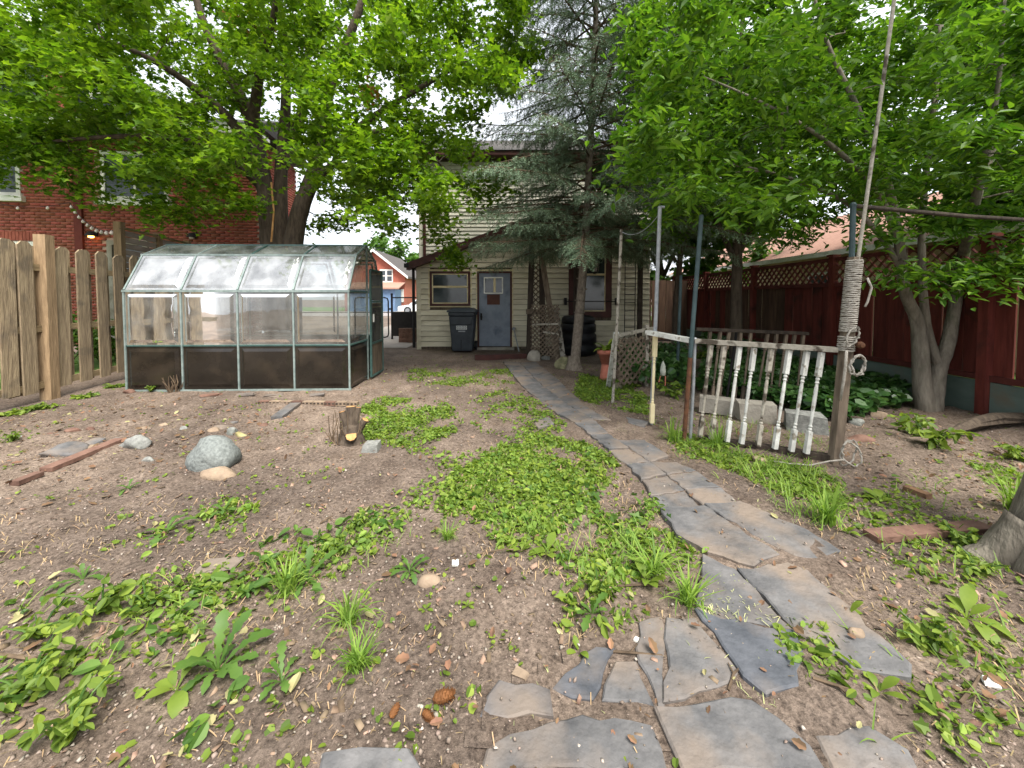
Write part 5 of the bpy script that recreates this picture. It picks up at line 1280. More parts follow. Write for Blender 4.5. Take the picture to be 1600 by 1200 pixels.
# ================================================================== TREES
def limb(m, pts, r0, r1, n=9, wob=.08):
    pts = [Vector(p) for p in pts]; o = []
    for i in range(len(pts) - 1):                         # smooth the polyline
        p0, p1, p2, p3 = pts[max(i - 1, 0)], pts[i], pts[i + 1], pts[min(i + 2, len(pts) - 1)]
        for k in range(5):
            t = k/5; o.append(.5*((2*p1) + (p2 - p0)*t + (2*p0 - 5*p1 + 4*p2 - p3)*t*t + (-p0 + 3*p1 - 3*p2 + p3)*t**3))
    o.append(pts[-1]); N = len(o); rad = [r0 + (r1 - r0)*(i/(N - 1))**.8 for i in range(N)]
    m.tube(o, rad, n, wob=wob); return list(zip(o, rad))
def grow(root, limbs, clumps, leaf, leafmat, size, per, barkmat, spread=(.42, .18), tilt=.5, branch_r=.022, trunk_extra=None, dry=None):
    """limbs: (points, r0, r1); clumps: array of centres; every clump is reached by a branch"""
    m = MB(); sk = []
    for pts, r0, r1 in limbs: sk += limb(m, pts, r0, r1)
    if trunk_extra: trunk_extra(m)
    part('trunk', m, M[barkmat], root, smooth=True)
    bm_ = MB(); S = np.array([p for p, r_ in sk]); Rr = np.array([r_ for p, r_ in sk]); S0 = S.copy()
    cl_ = Cloud(); tv, tf = leaf
    order = np.argsort([np.min(np.linalg.norm(S0 - c, axis=1)) for c in clumps])
    for ci in order:
        c = clumps[ci]
        d = np.linalg.norm(S - c, axis=1) + np.where(S[:, 2] > c[2] + .2, 1.2, 0)
        j = int(np.argmin(d)); a = Vector(S[j]); b = Vector(c); L = (b - a).length
        r0 = min(branch_r, Rr[j]*.8)*(.6 + .4*min(1, L/1.5)); mid = a.lerp(b, .5) + Vector((random.uniform(-.1, .1), random.uniform(-.1, .1), .10*L + random.uniform(-.05, .05)))
        q = [a, a.lerp(mid, .55) + Vector((0, 0, .03*L)), mid, mid.lerp(b, .5) + Vector((0, 0, .03*L)), b]
        bm_.tube(q, [r0, r0*.8, r0*.62, r0*.48, r0*.3], 5, cap=False)
        S = np.concatenate([S, np.array([mid, q[3], b])]); Rr = np.concatenate([Rr, [r0*.62, r0*.5, r0*.4]])
        n = int(per*rng.uniform(.6, 1.35)); ax_ = np.array(b - a)/max(L, .01)
        # twigs fan out of the clump, leaves sit along them
        nt_ = 7; tw = rng.normal(0, 1, (nt_, 3))*np.array([1, 1, .35]) + ax_*.8; tw /= np.linalg.norm(tw, axis=1)[:, None]
        tl = rng.uniform(.6, 1.5, nt_)*spread[0]
        for k in range(nt_): 
            e_ = c + tw[k]*tl[k]; bm_.tube([b, Vector(c + tw[k]*tl[k]*.5 + np.array([0, 0, .03])), Vector(e_)], [r0*.3, r0*.22, .002], 4, cap=False)
        k = rng.integers(0, nt_, n); t = rng.uniform(.05, 1.1, n)
        pos = c + tw[k]*(tl[k]*t)[:, None] + rng.normal(0, 1, (n, 3))*np.array([spread[0]*.26, spread[0]*.26, spread[1]*.55])
        cl_.put(tv, tf, rand_frames(n, tilt), pos, size*rng.uniform(.6, 1.25, n))
    tag(part('branches', bm_, M[barkmat], root), kind='stuff')
    return cl_.build('crown', M[leafmat], root)
def sample_crown(n, ur, vr, yr, lower, ok=None, zmin=2.0, gaps=()):
    """clump centres in a crown whose lower outline is given in photo pixels"""
    lu = [p[0] for p in lower]; lv = [p[1] for p in lower]; out = []
    tries = 0
    while len(out) < n and tries < n*60:
        tries += 1
        u, v, Y = rng.uniform(*ur), rng.uniform(*vr), rng.uniform(*yr)
        if v > np.interp(u, lu, lv): continue
        if any((u - g[0])**2/g[2]**2 + (v - g[1])**2/g[3]**2 < 1 for g in gaps): continue
        p = np.array(P(u, v, Y))
        if p[2] < zmin or (ok is not None and not ok(p, u, v)): continue
        if out and min(np.linalg.norm(p - o) for o in out[-400:]) < .33: continue
        out.append(p)
    return np.array(out)

# ---- maple behind the greenhouse
Yt = 8.25; mb_ = P(438, 380, Yt); base = Vector((mb_.x, Yt, 0))
maple = thing('maple_tree', base, 'large spreading maple with several dark stems behind the greenhouse', 'tree')
def pt(u, v, Y): return P(u, v, Y)
limbs = [
 ([(base.x - .12, Yt, -.1), pt(424, 420, Yt), pt(420, 360, Yt), pt(412, 280, Yt - .1), pt(392, 190, Yt - .3), pt(360, 120, Yt - .6), pt(320, 40, Yt - .9), pt(290, -60, Yt - 1.1)], .25, .045),
 ([(base.x + .02, Yt + .1, -.1), pt(440, 420, Yt + .1), pt(438, 340, Yt + .1), pt(440, 250, Yt + .2), pt(447, 150, Yt + .3), pt(440, 40, Yt + .3), pt(430, -90, Yt + .3)], .22, .05),
 ([(base.x + .16, Yt, -.1), pt(455, 420, Yt), pt(466, 340, Yt), pt(487, 280, Yt), pt(503, 210, Yt - .1), pt(520, 120, Yt - .2), pt(560, 20, Yt - .4), pt(590, -80, Yt - .5)], .25, .05),
 ([pt(496, 250, Yt), pt(540, 215, Yt - .3), pt(600, 172, Yt - .7), pt(660, 135, Yt - 1.1), pt(730, 95, Yt - 1.5)], .12, .025),
 ([pt(488, 285, Yt), pt(540, 240, Yt - .2), pt(590, 205, Yt - .3), pt(650, 215, Yt - .1), pt(690, 260, Yt + .2)], .09, .02),
 ([pt(410, 260, Yt - .1), pt(370, 200, Yt - .4), pt(320, 150, Yt - .8), pt(240, 95, Yt - 1.4), pt(160, 60, Yt - 1.8)], .13, .03),
 ([pt(415, 300, Yt), pt(350, 240, Yt - .7), pt(260, 215, Yt - 1.4), pt(150, 215, Yt - 1.9), pt(50, 225, Yt - 2.1)], .09, .02),
 ([pt(440, 260, Yt + .2), pt(470, 180, Yt + .6), pt(480, 90, Yt + .9), pt(500, -20, Yt + 1.1)], .14, .04),
 ([pt(395, 200, Yt - .3), pt(405, 120, Yt - .8), pt(425, 40, Yt - 1.5), pt(440, -60, Yt - 2.2)], .12, .03),
]
lower = [(-160, 290), (0, 258), (60, 262), (110, 268), (150, 225), (200, 240), (240, 300), (330, 345), (385, 330), (395, 255), (430, 225), (480, 230), (505, 320), (560, 352), (600, 345), (640, 380), (655, 320), (690, 325), (712, 270), (745, 200), (800, 170), (840, 30)]
def mok(p, u, v):
    wall = 9.70 + .12*(p[0] + 12.93) - .45
    if p[0] < -5.6 and p[1] > wall: return False
    if p[1] < 8.2 and 390 < u < 510 and 150 < v < 260 and random.random() < .5: return False
    return p[1] < 10.2
gaps = [(290, 150, 30, 22), (440, 310, 45, 65), (25, 40, 24, 24), (600, 270, 30, 12), (175, 150, 40, 18), (415, 170, 20, 24)]
cl1 = sample_crown(310, (-140, 830), (-60, 385), (5.6, 9.8), lower, mok, 2.3, gaps)
cl2 = sample_crown(40, (-100, 860), (-330, -40), (4.8, 9.8), [(-200, 0), (900, 0)], mok, 2.3)
hang = np.array([P(u, v, Y) for u, v, Y in ((520, 300, 8.4), (560, 318, 8.6), (592, 335, 8.7), (545, 272, 8.2), (612, 300, 8.6), (578, 288, 8.3), (632, 352, 8.8), (505, 345, 8.7), (530, 345, 8.8), (640, 300, 8.5), (600, 262, 8.2), (672, 345, 8.6), (690, 372, 8.7), (703, 392, 8.8), (660, 322, 8.5), (712, 402, 8.9), (745, 300, 8.6), (765, 275, 8.6), (780, 290, 8.8), (728, 285, 8.5), (20, 235, 6.2), (60, 245, 6.3), (110, 235, 6.3), (105, 275, 6.5), (40, 215, 6.1), (150, 205, 6.4), (70, 210, 6.2), (255, 310, 7.0), (290, 335, 7.1))])
grow(maple, limbs, np.concatenate([cl1, cl2, hang]), MAPLE, 'maple', .104, 210, 'bark', (.46, .17), .48, .026)
cl_ = Cloud(); dc = np.array([P(u, v, 7.2) for u, v in ((372, 32), (385, 38), (400, 45), (575, 150), (572, 140), (645, 190))])
for c in dc: cl_.put(*MAPLE, rand_frames(40, .9), c + rng.normal(0, .10, (40, 3)), .09*rng.uniform(.6, 1.2, 40))
cl_.build('withered_leaves', M['maple_dry'], maple)
vn = [pt(424, 378, Yt - .42), pt(428, 330, Yt - .42), pt(425, 300, Yt - .40), pt(424, 285, Yt - .4)]
m = MB(); m.tube(vn, .018, 6); part('vine_stem', m, M['cutwood'], maple)

# ---- spruce in front of the house
sb = on(897, 578); spr = thing('spruce_tree', sb, 'tall thin blue green spruce with bare lower trunk before house', 'tree')
Ys = sb.y
tp_ = [Vector((sb.x, Ys, -.1)), P(899, 560, Ys), P(907, 470, Ys), P(914, 380, Ys), P(921, 250, Ys), P(928, 100, Ys), P(934, -60, Ys), P(940, -240, Ys), P(944, -380, Ys)]
m = MB(); sk = limb(m, tp_, .118, .025, 14, .06); m.lathe([(.21, -.05), (.17, .03), (.13, .14), (.11, .26)], sb, 14)
for k in range(26):
    z = random.uniform(.6, 2.5); j = min(range(len(sk)), key=lambda i: abs(sk[i][0].z - z)); a = random.uniform(0, 6.28); c = sk[j][0]; d = Vector((math.cos(a), math.sin(a), .1)); m.tube([c + d*sk[j][1]*.8, c + d*(sk[j][1] + .03)], [.02, .012], 6)
part('trunk', m, M['bark_spruce'], spr, smooth=True)
nd = 13; tv, tf = [], []
for k in range(nd):
    t = (k + .5)/nd; a = k*2.4; d = np.array([.55, math.cos(a)*.85, math.sin(a)*.6 + .15]); d /= np.linalg.norm(d); s_ = np.cross(d, [0, .3, 1]); s_ /= np.linalg.norm(s_)
    b_ = np.array([t, 0, 0]); L = .25*(1 - .25*t); i0 = len(tv); tv += [b_ - s_*.034, b_ + s_*.034, b_ + d*L]; tf.append((i0, i0 + 1, i0 + 2))
TWIG = (np.array(tv), tf)
br = MB(); tpos, tdir, tlen = [], [], []
tz = np.array([p.z for p, r_ in sk])
for k in range(185):
    z = 2.4 + (11.0 - 2.4)*((k + .5)/185)**1.2; j = int(np.argmin(abs(tz - z))); c = sk[j][0].copy(); c.z = z
    a = k*2.39996 + rng.uniform(-.3, .3); full = np.interp(z, [2.3, 3.0, 4.0, 6, 8, 11], [2.2, 2.8, 2.7, 2.6, 2.1, .8]); L = full*rng.uniform(.6, 1.1)
    d = Vector((math.cos(a), math.sin(a), 0)); dr = rng.uniform(.15, .42) if z < 4.5 else rng.uniform(.1, .4); pts = []
    for i in range(9):
        t = i/8; pts.append(c + d*(L*t) + Vector((0, 0, .10*L*t - dr*L*t*t + .16*L*max(0, t - .7)**1.0)))
    br.tube(pts, [.020*(1 - .85*i/8) + .002 for i in range(9)], 5, cap=False)
    side = Vector((-d.y, d.x, 0))
    dens = 1.0 if z < 5 else .8
    n_b = int(L/.05*dens)
    for i in range(n_b):
        t = .18 + .82*(i + rng.uniform(0, 1))/n_b; f_ = t*8; i0 = min(int(f_), 7); p = pts[i0].lerp(pts[i0 + 1], f_ - i0); s = 1 if i % 2 else -1
        bl_ = (.16 + .42*(1 - t))*rng.uniform(.6, 1.15); bd = (d*rng.uniform(.45, .9) + side*s*rng.uniform(.5, .95) + Vector((0, 0, rng.uniform(-.75, -.1)))).normalized()
        q = [p, p + bd*bl_*.5, p + bd*bl_ + Vector((0, 0, -.12*bl_))]; br.tube(q, [.005, .004, .002], 4, cap=False)
        nn = max(2, int(bl_/.042))
        for w_ in range(nn):
            tt = (w_ + .6)/nn; pp_ = p + bd*bl_*tt; sd_ = side*s*(-1)**w_
            dd = (bd*.8 + Vector((random.uniform(-.6, .6), random.uniform(-.6, .6), random.uniform(-.6, .15)))).normalized(); tpos.append(pp_); tdir.append(dd); tlen.append(rng.uniform(.12, .21))
    tpos.append(pts[-1]); tdir.append((pts[-1] - pts[-2]).normalized()); tlen.append(.2)
tag(part('branches', br, M['twig'], spr), kind='stuff')
tpos, tdir = np.array(tpos), np.array(tdir); cl_ = Cloud()
cl_.put(*TWIG, frames(tdir, np.repeat([[0.05, 0.02, 1.0]], len(tdir), 0)), tpos, np.array(tlen)); cl_.build('needles', M['spruce'], spr)

# ---- forked tree by the red fence
Yr = 4.9; rb_ = on(1447, 640)
elm = thing('forked_tree', rb_, 'grey forked leafy tree growing beside the red fence', 'tree')
limbs = [
 ([rb_ - Vector((0, 0, .1)), P(1441, 600, Yr), P(1437, 540, Yr), P(1432, 500, Yr), P(1414, 455, Yr - .05), P(1405, 380, Yr - .2), P(1385, 280, Yr - .3), P(1340, 170, Yr - .4), P(1290, 60, Yr - .4), P(1260, -60, Yr - .4)], .11, .012),
 ([rb_ + Vector((.10, .02, -.1)), P(1462, 600, Yr), P(1468, 572, Yr), P(1480, 540, Yr), P(1490, 490, Yr + .05), P(1505, 400, Yr + .1), P(1530, 290, Yr), P(1570, 180, Yr - .1), P(1600, 60, Yr - .2)], .105, .035),
 ([P(1466, 570, Yr), P(1452, 530, Yr + .02), P(1444, 480, Yr + .06), P(1440, 400, Yr + .1), P(1444, 300, Yr + .2), P(1460, 160, Yr + .3), P(1470, 40, Yr + .3)], .06, .025),
 ([P(1405, 380, Yr - .2), P(1370, 300, Yr - .4), P(1290, 220, Yr - .6), P(1190, 160, Yr - .5), P(1100, 120, Yr - .3)], .045, .008),
 ([P(1410, 420, Yr - .1), P(1340, 330, Yr - .3), P(1240, 280, Yr - .2), P(1130, 255, Yr), P(1050, 250, Yr + .2)], .035, .008),
 ([P(1505, 400, Yr + .1), P(1520, 330, Yr - .4), P(1540, 240, Yr - .6), P(1560, 130, Yr - .7), P(1570, 0, Yr - .7)], .06, .01),
]
lower = [(990, 235), (1010, 270), (1040, 262), (1060, 290), (1110, 300), (1200, 335), (1290, 340), (1330, 335), (1380, 330), (1410, 400), (1500, 410), (1560, 425), (1800, 425)]
def eok(p, u, v):
    if p[1] < 3.95 and (1280 < u < 1440 or (u > 1320 and 270 < v < 370)): return False
    return not (p[0] > 5.4 and p[2] < 2.5) and not (p[1] < 3.2 and p[2] < 2.9)
c1 = sample_crown(215, (1000, 1760), (-40, 425), (3.35, 6.6), lower, eok, 2.0, [(1560, 300, 22, 30)])
c2 = sample_crown(30, (1010, 1800), (-330, -40), (3.6, 6.4), [(900, 0), (1900, 0)], eok, 2.0)
low = np.array([P(u, v, Y) for u, v, Y in ((1420, 425, 4.3), (1470, 430, 4.2), (1530, 425, 4.2), (1580, 415, 4.3), (1390, 372, 4.0), (1040, 330, 4.9), (1070, 300, 4.6), (1010, 262, 4.8), (1090, 262, 4.4))])
grow(elm, limbs, np.concatenate([c1, c2, low]), ELM, 'elm', .105, 215, 'bark_grey', (.31, .14), .5, .016)
# ---- thinner trees along the fence nearer the house
for (u, Y, r_, lab, lean, n, vr_) in ((1150, 7.4, .13, 'dark trunked leafy tree behind the farther railing', 0, 110, (40, 400)), (1056, 9.0, .09, 'slender dark trunked tree near right end of the house', 6, 85, (40, 420))):
    bs = P(u, 540, Y); bs.z = 0; tr_ = thing('leafy_tree', bs, lab, 'tree', 'thin trees along the red fence')
    lb = [([bs - Vector((0, 0, .1)), P(u, 480, Y), P(u + 2 + lean, 380, Y), P(u - 4 + lean, 280, Y), P(u + 6, 160, Y), P(u + 10, 20, Y)], r_, .03), ([P(u + 2, 400, Y), P(u + 40, 320, Y - .2), P(u + 70, 230, Y - .2), P(u + 90, 120, Y)], r_*.5, .02), ([P(u, 410, Y), P(u - 35, 330, Y + .1), P(u - 55, 240, Y + .2), P(u - 60, 140, Y + .2)], r_*.5, .02)]
    cc = sample_crown(n, (u - 120, u + 190), vr_, (Y - 1.3, Y + 1.2), [(800, 300), (1000, 345), (1040, 380), (1100, 345), (1200, 375), (1400, 370)], lambda p, u_, v_: p[1] < 10.3 or p[0] > 4.3, 2.2)
    grow(tr_, lb, cc, ELM, 'far_leaf' if u < 1100 else 'elm', .13, 120, 'bark', (.42, .2), .6, .016)
# ---- big trunk at the right edge
tb = Vector((2.90, 1.88, 0)); bt_ = thing('big_tree', tb, 'thick grey tree trunk cut off by the right edge of the frame', 'tree')
m = MB(); s0 = limb(m, [tb - Vector((-.02, 0, .15)), tb + Vector((.02, 0, .06)), tb + Vector((.10, .02, .45)), tb + Vector((.22, .03, 1.1)), tb + Vector((.42, .02, 2.2)), tb + Vector((.62, 0, 3.6)), tb + Vector((.75, 0, 5.0))], .33, .16, 22, .05)
for a in (2.6, 3.6, 4.5, 1.2, 5.6):
    d = Vector((math.cos(a), math.sin(a), 0)); limb(m, [tb + d*.44 - Vector((0, 0, .05)), tb + d*.32 + Vector((.02, 0, .03)), tb + d*.22 + Vector((.04, 0, .22))], .05, .10, 8, .1)
part('trunk', m, M['bark_grey'], bt_, smooth=True)
cc = np.array([tb + Vector((.75 + 1.6*math.cos(a)*r_, -.4 + 1.6*math.sin(a)*r_, 5.0 + h)) for a, r_, h in [(rng.uniform(0, 6.3), rng.uniform(.2, 1), rng.uniform(.1, 1.6)) for _ in range(26)]])
bm2 = MB(); cl_ = Cloud()
for c in cc:
    a = tb + Vector((.7, 0, 4.6)); bm2.tube([a, a.lerp(Vector(c), .5) + Vector((0, 0, .2)), Vector(c)], [.05, .03, .008], 5, cap=False); n = 90
    cl_.put(*ELM, rand_frames(n, .5), c + rng.normal(0, .3, (n, 3))*np.array([1, 1, .6]), .12*rng.uniform(.6, 1.2, n))
tag(part('branches', bm2, M['bark_grey'], bt_), kind='stuff'); cl_.build('crown', M['elm'], bt_)

# ---- trees farther off
def far_tree(x, y, h, w_, lab, mat='far_leaf', n=70, per=110, leaf=.28, trunk=.18):
    b = Vector((x, y, 0)); t = thing('background_tree', b, lab, 'tree', 'trees beyond the yard')
    lb = [([b, b + Vector((.1, 0, h*.35)), b + Vector((-.1, .1, h*.6)), b + Vector((0, 0, h*.9))], trunk, .04), ([b + Vector((.08, 0, h*.35)), b + Vector((w_*.3, 0, h*.55)), b + Vector((w_*.5, .2, h*.75))], trunk*.5, .03), ([b + Vector((.05, 0, h*.4)), b + Vector((-w_*.3, -.1, h*.58)), b + Vector((-w_*.5, -.3, h*.75))], trunk*.5, .03)]
    o = []
    while len(o) < n:
        p = rng.uniform(-1, 1, 3)
        if (p**2).sum() < 1: o.append((x + p[0]*w_, y + p[1]*w_, h*.62 + p[2]*h*.40))
    grow(t, lb, np.array(o), MAPLE, mat, leaf, per, 'bark', (w_*.22, w_*.14), .7, .03)
far_tree(P(600, 400, 58).x, 58, P(600, 380, 58).z, 5.2, 'round green tree rising behind the distant brick gable', n=50, per=120, leaf=.6)
far_tree(9.0, 7.2, 7.5, 2.4, 'bright tree behind the red fence nearest the camera', n=55, per=80)
far_tree(7.8, 13.5, 8.5, 2.6, 'tree behind the far end of the red fence', n=60, per=80)
far_tree(5.6, 14.6, 6.0, 2.0, 'dense low tree filling the gap right of the house', n=70, per=110, leaf=.22)
far_tree(12.5, 5.0, 8.0, 2.8, 'tree beyond the red fence at far right edge', n=55, per=80)
far_tree(-14.5, 12.0, 0.1, .1, 'x', n=1, per=2) if False else None

# ================================================================== GROUND COVER, WEEDS AND LITTER
def blot(x, y, s=1.0, k=0.0):
    return .5 + .5*(np.sin(3.1*s*x + 1.3 + k)*np.sin(2.7*s*y + .4 - k) + .6*np.sin(6.7*s*x - 5.1*s*y + k) + .4*np.sin(11*s*y + 9*s*x + 2*k))/1.5
def area(poly_px, dens, thresh=None, k=0.0, s=1.0):
    pg = [G(*p) for p in poly_px]; q = [(p.x, p.y) for p in pg]; xs_ = [p[0] for p in q]; ys_ = [p[1] for p in q]
    A = (max(xs_) - min(xs_))*(max(ys_) - min(ys_)); n = int(A*dens)
    x = rng.uniform(min(xs_), max(xs_), n); y = rng.uniform(min(ys_), max(ys_), n); ok = inpoly(x, y, q)
    if thresh is not None: ok &= blot(x, y, s, k) + rng.normal(0, .10, n) > thresh
    return x[ok], y[ok]
def off_path(x, y): return ~inpoly(x, y, path_poly)
def leaves_at(cl_, x, y, tmpl, size, h, tilt=.35, n=3, spread=.02):
    N = len(x)
    for _ in range(n):
        px_ = x + rng.normal(0, spread, N); py_ = y + rng.normal(0, spread, N)
        pos = np.stack([px_, py_, gz(px_, py_) + rng.uniform(.25, 1, N)*h], 1); cl_.put(*tmpl, rand_frames(N, tilt), pos, size*np.exp(rng.uniform(np.log(.45), np.log(1.6), N)))
def blades_at(cl_, x, y, L, wd=1.0, n=2, spread=.015):
    N = len(x)
    for k in range(n):
        px_ = x + rng.normal(0, spread, N); py_ = y + rng.normal(0, spread, N); t = BLADE[k % 4]
        sc_ = L*rng.uniform(.5, 1.3, N); cl_.put(*t, yaw_frames(rng.uniform(0, 2*PI, N), .0), np.stack([px_, py_, gz(px_, py_) - .003], 1), np.stack([sc_*.8, sc_*wd*1.3, sc_*.9], 1))
def fan(n, y0=.75, y1=9.5, p=1.6):
    t = rng.uniform(0, 1, n)**p; y = y0 + (y1 - y0)*t; x = rng.uniform(-1.42, 1.42, n)*y
    ok = (x > -6.4) & (x < 5.6); return x[ok], y[ok]
# creeping weeds: far green band, main patch, thin scatter
cov = Cloud(); cov2 = Cloud()
for poly, dens, th, k in (
    ([(690, 800), (700, 745), (775, 705), (800, 672), (905, 690), (960, 720), (1012, 770), (1038, 800), (1010, 815), (900, 838), (800, 830)], 560, .40, .3),
    ([(560, 690), (555, 640), (590, 622), (690, 625), (730, 655), (700, 685), (640, 700)], 420, .50, 1.0),
    ([(700, 640), (790, 605), (860, 640), (905, 690), (850, 690), (760, 680)], 170, .52, 2.0),
    ([(640, 790), (600, 740), (640, 700), (780, 700), (700, 790), (660, 830)], 150, .56, .8),
    ([(1060, 705), (1050, 670), (1120, 690), (1310, 745), (1340, 800), (1250, 790), (1130, 735)], 330, .40, 1.5),
    ([(900, 620), (905, 585), (1000, 600), (1015, 650), (950, 640)], 420, .36, 2.5),
    ([(640, 600), (640, 578), (800, 578), (805, 600), (720, 606)], 160, .52, 3.0),
    ([(540, 840), (560, 790), (630, 800), (620, 850), (520, 900), (380, 930), (400, 870)], 240, .50, .2),
    ([(0, 1195), (0, 950), (120, 880), (330, 880), (460, 940), (470, 1010), (330, 1060), (280, 1195)], 260, .66, 1.2),
    ([(150, 830), (220, 770), (380, 770), (420, 830), (300, 870), (190, 860)], 130, .62, 2.2),
    ([(780, 890), (770, 830), (900, 830), (1060, 830), (1110, 870), (1020, 900), (900, 920)], 330, .40, .6),
    ([(880, 1000), (880, 910), (980, 920), (1060, 900), (1040, 960), (930, 1000)], 260, .52, 1.9),
    ([(1440, 1190), (1400, 1010), (1330, 900), (1350, 760), (1600, 700), (1600, 1190)], 170, .60, 2.8),
    ([(1180, 1020), (1240, 960), (1300, 1000), (1390, 1090), (1360, 1110), (1250, 1060)], 260, .56, .9)):
    x, y = area(poly, dens*1.9, th, k); leaves_at(cov, x, y, ROUND, .023, .020, .6, 4, .026); n_ = len(x)//3; leaves_at(cov, x[:n_], y[:n_], MAPLE, .036, .035, .8, 2, .024)
    x, y = area(poly, dens*.8, th + .04, k + .5); leaves_at(cov2, x, y, OVAL, .034, .040, .9, 3, .02)
    x, y = area(poly, dens*.5, th, k + .1); leaves_at(cov, x, y, OVAL, .046, .045, .7, 2, .024)
x, y = fan(2600, .8, 9.5, 1.3); ok = off_path(x, y) & (blot(x, y, .7, 2) + rng.normal(0, .2, len(x)) > .45); leaves_at(cov, x[ok], y[ok], ROUND, .020, .02, .5, 3, .02)
tag(cov2.build('ground_cover', M['grass']), 'yellowish low weeds mixed through the green patches', 'weeds', kind='stuff')
tag(cov.build('ground_cover', M['weed']), 'bright green creeping weeds spreading over the soil', 'weeds', kind='stuff')
gr_ = Cloud()
for poly, dens, th, k, L in (
    ([(690, 800), (775, 705), (905, 690), (1038, 800), (900, 838)], 260, .3, .4, .07), ([(780, 890), (770, 830), (1060, 830), (1115, 870), (1020, 905), (900, 920)], 330, .30, .6, .11),
    ([(1030, 700), (1020, 655), (1090, 690), (1300, 735), (1345, 810), (1290, 840), (1180, 790), (1080, 725)], 420, .36, 1.4, .12), ([(640, 605), (640, 575), (800, 575), (810, 605)], 170, .45, 3.0, .07),
    ([(1100, 690), (1100, 640), (1300, 690), (1290, 725)], 170, .35, .5, .09), ([(900, 625), (905, 590), (1010, 605), (1015, 660)], 130, .4, 2.4, .08), ([(0, 1195), (0, 930), (330, 880), (470, 950), (280, 1195)], 110, .5, 1.3, .10),
    ([(400, 930), (520, 850), (640, 800), (640, 850), (520, 920)], 120, .5, .3, .08), ([(1300, 1195), (1260, 1000), (1350, 760), (1600, 690), (1600, 1195)], 90, .5, 2.1, .10), ([(880, 1000), (880, 900), (1100, 880), (1060, 960)], 150, .45, 1.0, .08)):
    x, y = area(poly, dens, th, k); ok = off_path(x, y) | (rng.uniform(0, 1, len(x)) < .12); blades_at(gr_, x[ok], y[ok], L, .8, 3, .018)
tag(gr_.build('grass', M['grass']), 'loose yellow green grass blades growing through the weeds', 'grass', kind='stuff')
dry = Cloud()
for poly, dens in (([(690, 800), (775, 700), (905, 690), (1050, 800), (1110, 870), (900, 925), (760, 880)], 420), ([(0, 1195), (0, 900), (330, 860), (520, 880), (470, 1010), (280, 1195)], 420), ([(1030, 700), (1020, 655), (1300, 730), (1350, 810), (1300, 850), (1180, 790)], 520), ([(1380, 1190), (1330, 900), (1600, 800), (1600, 1190)], 420), ([(880, 1010), (880, 900), (1110, 880), (1060, 970)], 650), ([(150, 860), (220, 770), (420, 790), (600, 800), (520, 910)], 320), ([(0, 880), (0, 800), (220, 800), (200, 880)], 420)):
    x, y = area(poly, dens*1.6, .42, 6.0, 1.4); n_ = len(x); L = rng.uniform(.03, .13, n_)
    dry.put(*BLADE[3], yaw_frames(rng.uniform(0, 6.3, n_), -.95), np.stack([x, y, gz(x, y) + rng.uniform(.008, .03, n_)], 1), np.stack([L, np.full(n_, .085), L*.22], 1))
tag(dry.build('dry_grass', M['straw']), 'mats of dry tan grass stalks lying among the weeds', 'grass', kind='stuff')
yl = Cloud(); x, y = area([(0, 1195), (0, 880), (500, 780), (900, 690), (1040, 800), (1100, 900), (900, 1000), (300, 1195)], 26, .5, 1.0); leaves_at(yl, x, y, OVAL, .05, .03, .7, 1, .02)
tag(yl.build('yellowed_leaves', M['paleleaf']), 'yellowed withered weed leaves among the green ones', 'leaves', kind='stuff')
dp = Cloud(); x, y = area([(0, 1195), (0, 900), (330, 860), (620, 800), (640, 850), (470, 1000), (280, 1195)], 130, .60, 1.2); leaves_at(dp, x, y, OVAL, .055, .05, .8, 3, .03); x, y = area([(700, 790), (790, 690), (905, 690), (1040, 800), (1100, 870), (900, 910)], 90, .5, 2.2); leaves_at(dp, x, y, MAPLE, .05, .045, .8, 2, .03)
tag(dp.build('ground_cover', M['weed_deep']), 'darker broad weed leaves scattered through the patches', 'weeds', kind='stuff')
# grass in the joints of the path
jt_ = Cloud(); x, y = area([(790, 562), (880, 590), (1010, 655), (1150, 735), (1300, 860), (1440, 1050), (1100, 1200), (780, 1200), (880, 1000), (1050, 850), (940, 700), (806, 604)], 300, .60, 4.0, 2.2)
blades_at(jt_, x, y, .045, 1.0, 2, .01)
x, y = area([(1085, 960), (1110, 905), (1180, 900), (1240, 985), (1160, 985)], 1500, .35, 1.0, 2); N = len(x)
jt_.put(*BLADE[2], yaw_frames(rng.uniform(0, 6.3, N), -.9), np.stack([x, y, gz(x, y) + .03], 1), np.stack([rng.uniform(.03, .09, N), rng.uniform(.04, .09, N), np.full(N, .012)], 1))
tag(jt_.build('grass_clippings', M['clip']), 'dry green clippings and tufts in the flagstone joints', 'grass', kind='stuff')
# ivy in the bed
iv = Cloud()
x, y = area([(1090, 612), (1100, 575), (1200, 545), (1345, 560), (1410, 600), (1410, 640), (1330, 665), (1200, 640)], 480, .12, .7); leaves_at(iv, x, y, ROUND, .085, .26, .55, 2, .03)
x, y = area([(1100, 560), (1100, 538), (1330, 545), (1345, 575), (1200, 560)], 260, .12, .7); leaves_at(iv, x, y, ROUND, .10, .45, .6, 2, .05)
x, y = area([(985, 612), (975, 560), (1070, 560), (1080, 620), (1040, 610)], 260, .2, .7); leaves_at(iv, x, y, ROUND, .09, .42, .7, 2, .05)
tag(iv.build('ivy', M['ivy']), 'dark glossy ivy filling the bed below the red fence', 'ivy', kind='stuff')
